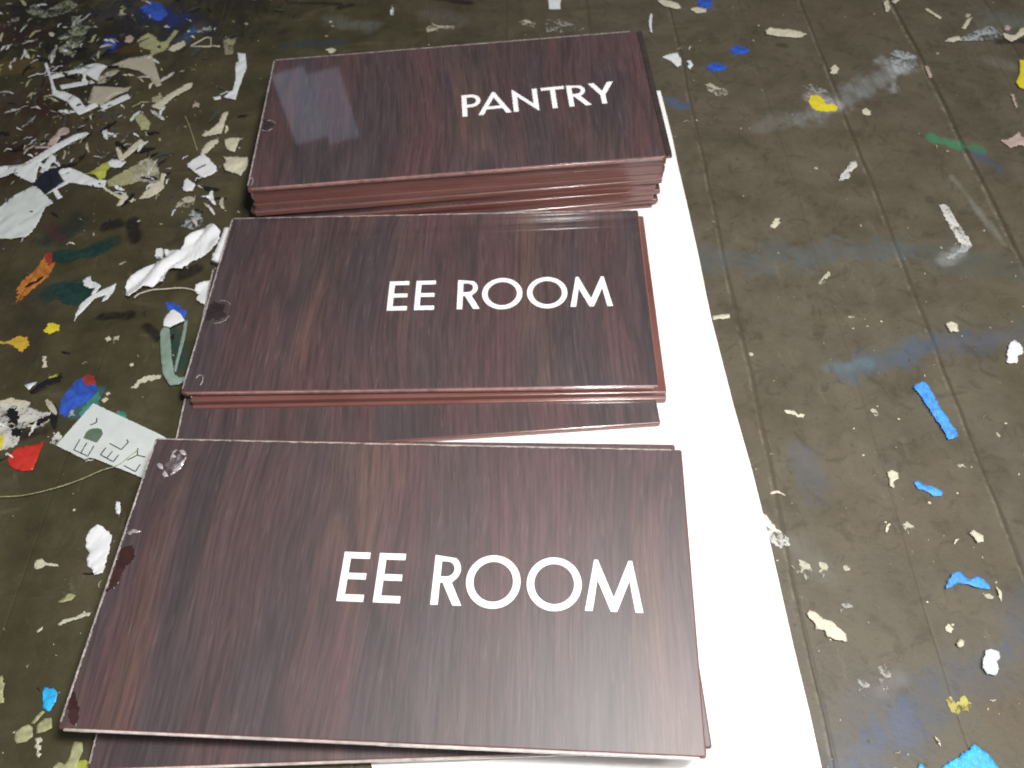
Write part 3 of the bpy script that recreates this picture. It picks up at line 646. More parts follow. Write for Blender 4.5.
# ------------------------------------------------------------------ loose scraps: every one a thing of its own
# (name, category, label, pixel outline, material, crumple mm, thickness mm)
T = [
 ('vinyl_offcut', 'vinyl scrap', 'long pointed white vinyl offcut, topmost of the pale heap at upper left', [(50, 77), (72, 71), (96, 64), (108, 67), (101, 74), (98, 82), (92, 79), (86, 75), (78, 74), (52, 80)], 'white', .5, .2),
 ('vinyl_offcut', 'vinyl scrap', 'thin straight white sliver below the long pointed offcut at upper left', [(60, 86), (92, 81), (95, 84), (62, 90)], 'white', .3, .2),
 ('vinyl_offcut', 'vinyl scrap', 'bent narrow white strip at the left end of the pale heap', [(45, 65), (48, 64), (52, 78), (54, 84), (57, 92), (53, 94), (51, 82)], 'white', .5, .2),
 ('vinyl_offcut', 'vinyl scrap', 'white wedge with a sharp lower tip under the pale heap at upper left', [(54, 91), (66, 93), (80, 100), (86, 108), (96, 104), (99, 107), (80, 116), (78, 115), (68, 103), (53, 96)], 'white', .6, .2),
 ('vinyl_offcut', 'vinyl scrap', 'flat beige piece beside the white bar at upper left', [(94, 87), (112, 88), (126, 89), (132, 87), (128, 92), (116, 97), (102, 106), (88, 104)], 'beige', .2, .2),
 ('vinyl_offcut', 'vinyl scrap', 'short clean white bar lying at the lower right of the pale heap', [(100, 107), (128, 95), (131, 99), (104, 111)], 'white', .1, .3),
 ('vinyl_offcut', 'vinyl scrap', 'beige sail-shaped triangle with curved sides at upper left', [(110, 67), (130, 59), (140, 58), (152, 55), (157, 70), (162, 86), (157, 88), (149, 78), (140, 72), (128, 69)], 'beige', .1, .25),
 ('paper_scrap', 'paper scrap', 'small cream fleck-covered scrap touching the right end of the pointed white offcut', [(99, 79), (106, 74), (116, 70), (120, 72), (112, 78), (106, 84), (98, 85)], 'wcream', .3, .2),
 ('vinyl_offcut', 'vinyl scrap', 'tall white hourglass-shaped scrap left of the PANTRY plate', [(238, 54), (246, 55), (247, 69), (243, 78), (241, 85), (238, 93), (236, 101), (224, 98), (233, 92), (236, 81), (236, 64), (239, 62)], 'white', .7, .2),
 ('vinyl_offcut', 'vinyl scrap', 'tiny white nub at the foot of the hourglass-shaped scrap', [(213, 98), (221, 97), (221, 100), (215, 101)], 'white', .2, .4),
 ('paint_peeling', 'peeling', 'long cream stick of peeled paint slanting up to the right at upper left', [(152, 108), (160, 101), (167, 97), (188, 85), (193, 84), (192, 89), (174, 98), (160, 111)], 'cream', .5, .5),
 ('paint_peeling', 'peeling', 'small cream lump just above the foot of the slanting cream stick', [(153, 98), (162, 97), (160, 104), (152, 103)], 'olivecream', .3, .4),
 ('vinyl_offcut', 'vinyl scrap', 'long curved white offcut running in from the left edge below the pale heap', [(87, 133), (90, 135), (75, 142), (58, 152), (42, 162), (38, 172), (36, 183), (33, 184), (14, 175), (-6, 181), (-6, 170), (10, 167), (24, 165), (40, 156), (56, 146), (75, 136)], 'white', .6, .2),
 ('vinyl_offcut', 'vinyl scrap', 'very thin pale sliver crossing the long curved white offcut', [(35, 147), (50, 147), (50, 149), (36, 149.5)], 'pink', .1, .2),
 ('paper_scrap', 'paper scrap', 'curled pinkish beige scrap above the long curved white offcut', [(48, 146), (60, 131), (66, 128), (70, 130), (70, 134), (62, 137), (55, 148)], 'pink', 1.0, .2),
 ('vinyl_offcut', 'vinyl scrap', 'white V-shaped strip over the navy patch at left', [(40, 173), (52, 155), (56, 158), (61, 166), (60, 168), (54, 163), (46, 175)], 'white', .3, .2),
 ('vinyl_offcut', 'vinyl scrap', 'navy black vinyl patch amid white offcuts at left', [(33, 187), (40, 178), (53, 164), (59, 169), (60, 181), (66, 182), (47, 195), (42, 193)], 'navy', .2, .15),
 ('vinyl_offcut', 'vinyl scrap', 'broad white leaf-shaped band right of the navy patch', [(59, 173), (62, 170), (72, 169), (86, 175), (98, 181), (107, 181), (105, 189), (92, 187), (75, 184), (65, 183)], 'white', .5, .2),
 ('vinyl_offcut', 'vinyl scrap', 'white strip lying flat as the long arm of a cross below the navy patch', [(44, 192), (67, 181), (69, 184), (47, 195)], 'white', .1, .2),
 ('vinyl_offcut', 'vinyl scrap', 'white strip crossing over another just below the navy patch', [(47, 178), (51, 177), (55, 187), (63, 198), (58, 200), (52, 189)], 'white', .2, .2),
 ('paper_scrap', 'paper scrap', 'large blank off-white paper piece with a folded corner at the left edge', [(-6, 213), (0, 209), (15, 197), (34, 187), (40, 190), (54, 204), (46, 209), (40, 222), (30, 236), (26, 239), (10, 240), (-6, 240)], 'grey', .9, .3),
 ('vinyl_offcut', 'vinyl scrap', 'yellow-green scrap beside the tip of the white leaf-shaped band', [(86, 175), (95, 171), (102, 165), (108, 163), (112, 167), (107, 172), (106, 178), (100, 181), (96, 176)], 'lime', .6, .2),
 ('paper_scrap', 'paper scrap', 'crumpled little white bit touching the yellow-green scrap', [(108, 163), (113, 160), (121, 162), (127, 163), (122, 168), (115, 169), (110, 167)], 'white', .9, .2),
 ('vinyl_offcut', 'vinyl scrap', 'short upright white peg leaning on the long white bar near the yellow-green scrap', [(116, 149), (119, 148), (122, 153), (125, 161), (120, 162)], 'cream', .2, .3),
 ('vinyl_offcut', 'vinyl scrap', 'straight cream-white bar slanting up from the yellow-green scrap', [(121, 158), (131, 148), (141, 140), (145, 143), (135, 152), (124, 161)], 'cream', .2, .3),
 ('paper_scrap', 'paper scrap', 'cream wedge below the flaky olive paint at left', [(139, 200), (147, 192), (155, 185), (160, 182), (162, 174), (167, 175), (164, 182), (165, 188), (158, 195), (149, 199)], 'cream', .5, .25),
 ('paint_peeling', 'peeling', 'cream forked peeling below the leaf-shaped band', [(104, 187), (113, 193), (121, 196), (126, 193), (128, 197), (135, 200), (133, 203), (126, 201), (122, 206), (117, 207), (121, 200), (114, 196), (104, 190)], 'cream', .3, .3),
 ('paint_peeling', 'peeling', 'rounded cream chip with flaky top at the centre of the left floor', [(134, 117), (140, 114), (146, 118), (151, 124), (149, 131), (142, 131), (138, 124)], 'olivecream', .5, .3),
 ('paint_peeling', 'peeling', 'forked cream peeling standing upright left of the PANTRY plate', [(202, 136), (212, 130), (220, 124), (222, 117), (225, 113), (229, 113), (227, 120), (224, 128), (222, 134), (214, 136), (204, 137.5)], 'cream', .6, .3),
 ('paint_peeling', 'peeling', 'cream finger-shaped peeling above the bluish white pad', [(201, 156), (203, 150), (209, 143), (218, 140), (219, 143), (211, 150), (208, 154)], 'cream', .3, .4),
 ('paint_peeling', 'peeling', 'tooth-shaped cream chip left of the PANTRY plate', [(225, 141), (232, 139), (240, 139), (238, 146), (235, 153), (230, 152), (226, 148)], 'cream', .3, .4),
 ('foam_pad', 'foam pad', 'bluish white folded pad with a dark slit left of the PANTRY plate', [(188, 166), (194, 161), (202, 157), (205, 156), (217, 168), (217, 173), (211, 177), (203, 179), (197, 175), (189, 169)], 'bright', .5, .8),
 ('paper_scrap', 'paper scrap', 'crumpled pale grey scrap tucked against the left edge of the PANTRY plate', [(224, 158), (229, 159), (239, 158), (240, 160), (249, 160), (247, 170), (241, 177), (235, 174), (226, 172), (224, 167), (227, 164)], 'cream', 1.0, .2),
 ('foam_pad', 'foam bit', 'small bright white tooth-like bit below the bluish white pad', [(184, 192), (185, 183), (188, 180), (192, 184), (196, 186), (194, 192), (188, 193)], 'bright', .3, .9),
 ('tissue', 'tissue', 'long crumpled white tissue twisting up toward the middle stack', [(127, 289), (131, 282), (146, 270), (167, 259), (165, 251), (174, 252), (183, 254), (188, 241), (199, 232), (212, 226), (222, 234), (219, 246), (210, 254), (196, 262), (184, 272), (170, 273), (166, 286), (147, 290), (137, 296), (131, 300), (127, 296)], 'bright', 3.2, .25),
 ('foam_pad', 'foam bit', 'tiny white block at the left side of the crumpled tissue', [(158, 251), (164, 251), (163, 259), (157, 259)], 'bright', 0, 1.6),
 ('paper_wad', 'paper wad', 'torn white wad against the left edge of the middle stack', [(197, 287), (203, 284), (210, 282), (217, 284), (215, 294), (213, 303), (206, 307), (201, 304), (197, 301), (200, 296), (196, 292)], 'bright', 1.6, .4),
 ('vinyl_offcut', 'vinyl scrap', 'squiggly white offcut shaped like an S on dark teal paint at left', [(83, 281), (88, 278), (91, 277), (92, 282), (98, 284), (102, 287), (99, 291), (94, 297), (92, 295), (96, 289), (90, 289), (85, 287)], 'white', .3, .2),
 ('vinyl_offcut', 'vinyl scrap', 'slender white leaf-shaped offcut with a slit right of the orange streak', [(75, 323), (76, 315), (82, 305), (93, 297), (105, 290), (117, 284), (114, 293), (108, 301), (102, 303), (106, 296), (96, 300), (85, 311), (78, 317)], 'white', .7, .2),
 ('vinyl_offcut', 'vinyl scrap', 'curved black sliver with a small white flap left of the blue patch', [(31, 393), (40, 385), (52, 379), (63, 376), (64, 381), (55, 384), (45, 389), (33, 395)], 'black', .4, .2),
 ('vinyl_offcut', 'vinyl scrap', 'small white flap at the left end of the curved black sliver', [(25, 386), (31, 384), (38, 383), (34, 387), (30, 391)], 'white', .3, .2),
 ('vinyl_offcut', 'vinyl scrap', 'red fan-shaped vinyl piece at the left below the speckled white scrap', [(8, 460), (13, 452), (20, 448), (32, 446), (45, 442), (41, 452), (38, 460), (33, 471), (25, 472), (16, 470), (10, 466)], 'red', .3, .2),
 ('vinyl_offcut', 'vinyl scrap', 'bright yellow pointed piece cut off by the left edge near the red piece', [(-6, 428), (0, 431), (5, 440), (2, 450), (-6, 458)], 'yellow', .2, .2),
 ('paper_wad', 'paper wad', 'torn bright white wad against the upper left edge of the front stack', [(89, 538), (92, 533), (100, 527), (106, 529), (113, 536), (111, 549), (108, 560), (104, 574), (96, 576), (94, 571), (90, 568), (88, 560), (91, 555), (87, 548)], 'bright', 1.4, .3),
 ('paper_scrap', 'paper scrap', 'narrow white bit above the torn wad beside the front stack', [(116, 502), (121, 503), (121, 510), (120, 517), (117, 514)], 'white', .4, .2),
 ('vinyl_offcut', 'vinyl scrap', 'key-shaped cream offcut alone on the olive boards at lower left', [(36, 561), (43, 559), (46, 563), (59, 565), (59, 567), (46, 566), (42, 569), (37, 570), (35, 568)], 'cream', .2, .2),
 ('vinyl_offcut', 'vinyl scrap', 'dull olive shard below the torn wad near the front stack', [(58, 603), (64, 599), (70, 594), (77, 596), (72, 601), (64, 603)], 'olivecream', .2, .2),
 ('tape_strip', 'tape', 'twisted narrow cream strip poking out from under the front stack', [(58, 625), (65, 620), (75, 618), (84, 614), (92, 613), (91, 616), (80, 619), (70, 622), (60, 626)], 'cream', .4, .2),
 ('tape_strip', 'tape', 'short cream bit at the lower left end of the twisted strip', [(37, 632), (40, 629), (44, 627), (43, 630), (39, 633)], 'cream', .2, .2),
 ('tape_strip', 'tape', 'small crumpled cyan tape piece at the lower left corner of the front stack', [(44, 695), (46, 688), (55, 689), (59, 693), (57, 702), (50, 712), (44, 708)], 'cyan', 1.2, .2),
 ('paint_peeling', 'peeling', 'olive yellow peeling cut off by the left edge near the bottom', [(-5, 677), (4, 676), (5, 690), (5, 703), (-5, 703)], 'olivecream', .2, .2),
 ('vinyl_offcut', 'vinyl scrap', 'folded olive-cream leaf below the cyan tape at bottom left', [(16, 740), (18, 733), (24, 728), (31, 725), (34, 728), (34, 737), (28, 742), (18, 744)], 'olivecream', .8, .2),
 ('vinyl_offcut', 'vinyl scrap', 'olive-cream flap between the folded leaf and the front stack', [(38, 734), (38, 726), (46, 719), (53, 718), (54, 728), (47, 732)], 'olivecream', .8, .2),
 ('tape_strip', 'tape', 'slanting olive strip rising toward the cyan tape at bottom left', [(32, 724), (38, 716), (43, 711), (46, 712), (41, 718), (36, 724)], 'olivecream', .3, .2),
 ('foam_pad', 'foam bit', 'cream pellet trio below the folded olive leaf', [(36, 739), (41, 738), (41, 743), (38, 745), (43, 746), (42, 750), (38, 752), (43, 754), (40, 758), (37, 755), (39, 750), (35, 747), (38, 744)], 'cream', .4, .5),
 ('vinyl_offcut', 'vinyl scrap', 'large olive ribbon at the very bottom beside the third front plate', [(54, 768), (60, 762), (66, 765), (72, 755), (75, 742), (84, 743), (84, 752), (80, 760), (74, 775), (54, 780)], 'olivecream', .8, .2),
 ('vinyl_offcut', 'vinyl scrap', 'yellow-green blob cut off by the bottom edge beside the front stack', [(74, 768), (80, 761), (86, 760), (91, 763), (92, 780), (74, 780)], 'lime', .5, .3),
 # right side
 ('paint_peeling', 'peeling', 'cream stick alone on the boards at upper right', [(765, 32), (770, 29), (780, 31), (790, 31), (800, 33), (806, 36), (800, 39), (785, 38), (775, 37), (766, 35)], 'cream', .4, .5),
 ('vinyl_offcut', 'vinyl scrap', 'pale bluish clear kite-shaped film at the upper right corner', [(956, 41), (962, 38), (975, 32), (985, 28), (991, 27), (997, 32), (1003, 37), (990, 41), (960, 42)], 'wgreypale', .3, .15),
 ('tape_strip', 'tape', 'cream tip attached at the left end of the pale kite-shaped film', [(944, 42), (952, 38), (959, 37), (960, 41), (952, 43)], 'cream', .2, .2),
 ('paper_scrap', 'paper scrap', 'twisted cream scrap cut off by the right edge near the top corner', [(1002, 34), (1008, 36), (1014, 37), (1020, 30), (1030, 26), (1030, 34), (1022, 37), (1015, 41), (1010, 43), (1004, 39)], 'cream', .8, .3),
 ('vinyl_offcut', 'vinyl scrap', 'yellow piece cut off by the right edge near the top', [(1015, 84), (1019, 75), (1019, 64), (1018, 61), (1030, 62), (1030, 92), (1019, 89)], 'yellow', .3, .2),
 ('paper_scrap', 'paper scrap', 'jagged white scrap at the right edge beside the green smear', [(1000, 141), (1008, 140), (1013, 137), (1018, 133), (1022, 138), (1030, 139), (1030, 147), (1018, 146), (1010, 149), (1005, 145)], 'pink', .5, .2),
 ('paint_peeling', 'peeling', 'curled white peeling with a dark core below the yellow paint spot', [(838, 182), (840, 176), (846, 170), (850, 163), (855, 162), (857, 166), (852, 172), (850, 178), (843, 181)], 'wwhite', .6, .3),
 ('tape_strip', 'tape', 'thin cream sliver at upper right pointing down to the right', [(924, 10), (927, 9), (941, 18), (940, 20)], 'cream', .1, .2),
 ('tape_strip', 'tape', 'short cream sliver above the pale kite-shaped film', [(961, 29), (966, 21), (972, 18), (965, 30)], 'cream', .1, .2),
 ('tape_strip', 'tape', 'short pale sliver resting on a board joint near the whitish smear', [(924, 67), (927, 66), (932, 78), (929, 79)], 'pink', .1, .2),
 ('tape_strip', 'tape', 'upright pale sliver below the yellow piece at the right edge', [(1010, 95), (1013, 95), (1017, 108), (1015, 109)], 'pink', .1, .2),
 ('foam_pad', 'foam bit', 'oval cream crumb at the top right, larger of two side by side', [(883, 4), (887, 1), (889, 8), (888, 13), (885, 13)], 'cream', .1, .6),
 ('foam_pad', 'foam bit', 'slanted cream crumb at the top right beside the oval one', [(891, 3), (896, -1), (900, 0), (895, 5)], 'cream', .1, .6),
 ('tape_strip', 'tape', 'tall thin white curl right of the top corner of the PANTRY plate', [(650, 15), (652, 15), (651.5, 25), (652, 34), (650, 33), (648.5, 24)], 'white', .3, .3),
 ('vinyl_offcut', 'vinyl scrap', 'white triangular chip right of the PANTRY plate', [(662, 58), (669, 55), (677, 54), (681, 60), (681, 66), (677, 68), (671, 62)], 'white', .3, .3),
 ('vinyl_offcut', 'vinyl scrap', 'small hooked white chip beside the white triangular chip', [(686, 62), (690, 61), (693, 66), (690, 70), (687, 68), (689, 65)], 'white', .2, .3),
 ('vinyl_offcut', 'vinyl scrap', 'long oval pale flake at the top between the plates and the blue spot', [(657, 2), (662, 0), (670, 2), (678, 5), (681, 9), (676, 10), (664, 7)], 'cream', .3, .3),
 ('vinyl_offcut', 'vinyl scrap', 'flat white flake just under the topmost royal blue spot', [(690, 10), (696, 8), (706, 10), (706, 13), (697, 14), (692, 12)], 'cream', .2, .3),
 ('label_scrap', 'label', 'tiny white label with a blue dot at the top edge above the PANTRY plate', [(548, -4), (561, -4), (560, 10), (549, 10)], 'white', 0, .3),
 ('tape_strip', 'tape', 'short white bar beside the edge of the white paper', [(712, 317), (729, 315), (729.5, 319), (712.5, 321)], 'cream', .1, .4),
 ('paper_scrap', 'paper scrap', 'white boot-shaped scrap cut by the right edge at mid height', [(1009, 344), (1014, 341), (1018, 344), (1022, 349), (1022, 354), (1017, 357), (1016, 364), (1007, 364), (1006, 355)], 'white', .4, .3),
 ('foam_pad', 'foam bit', 'rounded white crumb left of the boot-shaped scrap', [(945, 325), (950, 323), (956, 325), (957, 333), (949, 333)], 'cream', .2, .6),
 ('tape_strip', 'tape', 'long bright blue tape strip slanting down on the right boards', [(912, 389), (914, 386), (918, 385), (921, 383), (926, 384), (930, 393), (937, 405), (948, 421), (958, 437), (953, 439), (948, 441), (938, 425), (926, 407), (919, 396)], 'blue', .5, .25),
 ('tape_strip', 'tape', 'short bright blue tape strip in the middle of the right boards', [(913, 483), (916, 481), (924, 485), (932, 487), (942, 493), (941, 497), (934, 497), (925, 492), (917, 489)], 'blue', .4, .25),
 ('tape_strip', 'tape', 'blue bow-shaped tape scrap on the lower right boards', [(945, 590), (947, 580), (953, 574), (960, 572), (965, 578), (970, 580), (975, 577), (982, 579), (987, 584), (989, 590), (982, 589), (974, 588), (966, 585), (958, 584), (950, 588)], 'blue', .8, .25),
 ('tape_strip', 'tape', 'cyan tape corner cut off by the bottom edge at lower right', [(936, 772), (945, 765), (960, 755), (974, 745), (983, 752), (990, 758), (997, 768), (1000, 785), (936, 785)], 'cyan', .6, .25),
 ('tape_strip', 'tape', 'tiny cyan tip at the bottom edge left of the cyan tape corner', [(916, 770), (919, 763), (924, 768), (924, 778), (916, 778)], 'cyan', .2, .25),
 ('paper_scrap', 'paper scrap', 'chipped white arrowhead scrap left of the short blue tape', [(886, 473), (892, 471), (898, 474), (898, 480), (893, 482), (893, 489), (889, 486), (889, 479)], 'cream', .3, .3),
 ('foam_pad', 'foam bit', 'kinked cream crumb above the blue bow-shaped tape', [(968, 534), (972, 531), (977, 534), (982, 537), (982, 543), (976, 544), (973, 538)], 'cream', .2, .7),
 ('paint_peeling', 'peeling', 'lumpy yellowish cream peeling near the paper edge at lower right', [(806, 614), (809, 611), (815, 613), (822, 620), (832, 623), (838, 629), (845, 635), (846, 642), (835, 641), (826, 637), (824, 631), (815, 630), (814, 624), (808, 618)], 'cream', .6, .5),
 ('foam_pad', 'plastic blob', 'greyish white double blob at the lower right edge of the floor', [(981, 660), (984, 656), (984, 651), (990, 650), (998, 653), (998, 659), (995, 662), (997, 670), (994, 676), (986, 675), (981, 668)], 'grey', .4, .6),
 ('foam_pad', 'foam bit', 'small cream crumb above the greyish double blob', [(955, 644), (959, 640), (963, 642), (962, 647), (957, 648)], 'cream', .2, .5),
]
for name, cat, lab, px, mt, cr_mm, th_mm in T:
    scrap(name, lab, cat, px, mt, amp=.00014 if cat == 'vinyl scrap' else .00032, thick=th_mm/1000, crumple=cr_mm/1000, freq=150 if cr_mm < 2 else 150)

# tissue roll, thread, plastic sliver, letter outline, pad slit
def at3(l, z): return [at(x, y, z) for x, y in l]
a, b = at(229, 231, .003), at(216, 262, .003)
roll_pts = [a.lerp(b, k/14) for k in range(15)]
ro = tube('tissue_roll', roll_pts, .0032, 'bright')
tag(ro, 'short rolled white tissue leaning between the crumpled tissue and the middle stack', 'tissue roll')
o = tube('string', smooth_pts(at3([(134, 298), (139, 294), (152, 290), (165, 289), (181, 288), (193, 290), (198, 294)], .0012)), .00042, 'cream')
tag(o, 'thin cream string running from the crumpled tissue to the torn wad', 'string')
o = tube('thread', smooth_pts(at3([(-8, 497), (18, 496), (40, 492), (62, 486), (82, 479), (100, 471), (118, 465), (130, 456), (138, 450)], .0017)), .00028, 'olivecream')
tag(o, 'long tan thread curving from the left edge onto the lettered card', 'thread')
o = tube('fibre', smooth_pts(at3([(185, 116), (190, 128), (197, 150)], .0006)), .00028, 'olivecream')
tag(o, 'short straight olive fibre above the bluish white pad', 'fibre')
sl = empty('plastic_sliver', (0, 0, 0), 'pale teal clear plastic loop with a white top left of the middle stack', 'plastic scrap')
def part(name, px, mt, z, th, cr_=0):
    me, loc = sheet_mesh(name, ragged(P3(px), .0001, 2), z, th, cr_, 120, 3); o = link(name, me, mt, sl); o.location = loc
part('loop', [(162, 335), (166, 328), (171, 331), (172, 345), (173, 360), (176, 377), (182, 380), (188, 378), (187, 382), (180, 386), (171, 387), (164, 376), (162, 355)], 'paleteal', .0005, .0012, .0004)
part('cap', [(166, 330), (167, 322), (172, 315), (176, 313), (183, 318), (187, 324), (180, 327), (172, 331)], 'bright', .0018, .0008, .001)
part('rim', [(186, 323), (189, 322), (186, 340), (180, 362), (177, 374), (175, 372), (180, 352)], 'paleteal', .0006, .0010, .0002)
ltr = tube('letter_outline', [at(*p, .0006) for p in [(191, 46), (206, 37.5), (211, 38), (211, 46), (220, 46.5)]], .0005, 'cream')
tag(ltr, 'thin cream open triangle offcut like a weeded letter at upper left', 'vinyl scrap')
o2 = tube('crossbar', [at(*p, .0006) for p in [(190, 46.5), (200, 46.7), (211, 46.5)]], .0005, 'cream', ltr)
pad = [o for o in bpy.data.objects if o.get('label', '').startswith('bluish white folded pad')][0]
s0, s1 = at(196, 170, .0018), at(206, 165, .0018)
sm = stroke_quad(Vector((s0.x, s0.y, 0)), Vector((s1.x, s1.y, 0)), .0006)
me, loc = sheet_mesh('slit', sm, 0, .0001); o = link('slit', me, 'darkgrey', pad)
o.location = loc-pad.location+Vector((0, 0, .0017+pad.location.z))
lbl = [o for o in bpy.data.objects if o.get('label', '').startswith('tiny white label')][0]
me, loc = sheet_mesh('blue_dot', P3([(551, 3), (554, 1), (557, 3), (558, 6), (555, 8), (551, 7)]), 0, .0001); o = link('blue_dot', me, 'royal', lbl)
o.location = loc-lbl.location+Vector((0, 0, .00035+lbl.location.z-.0003))

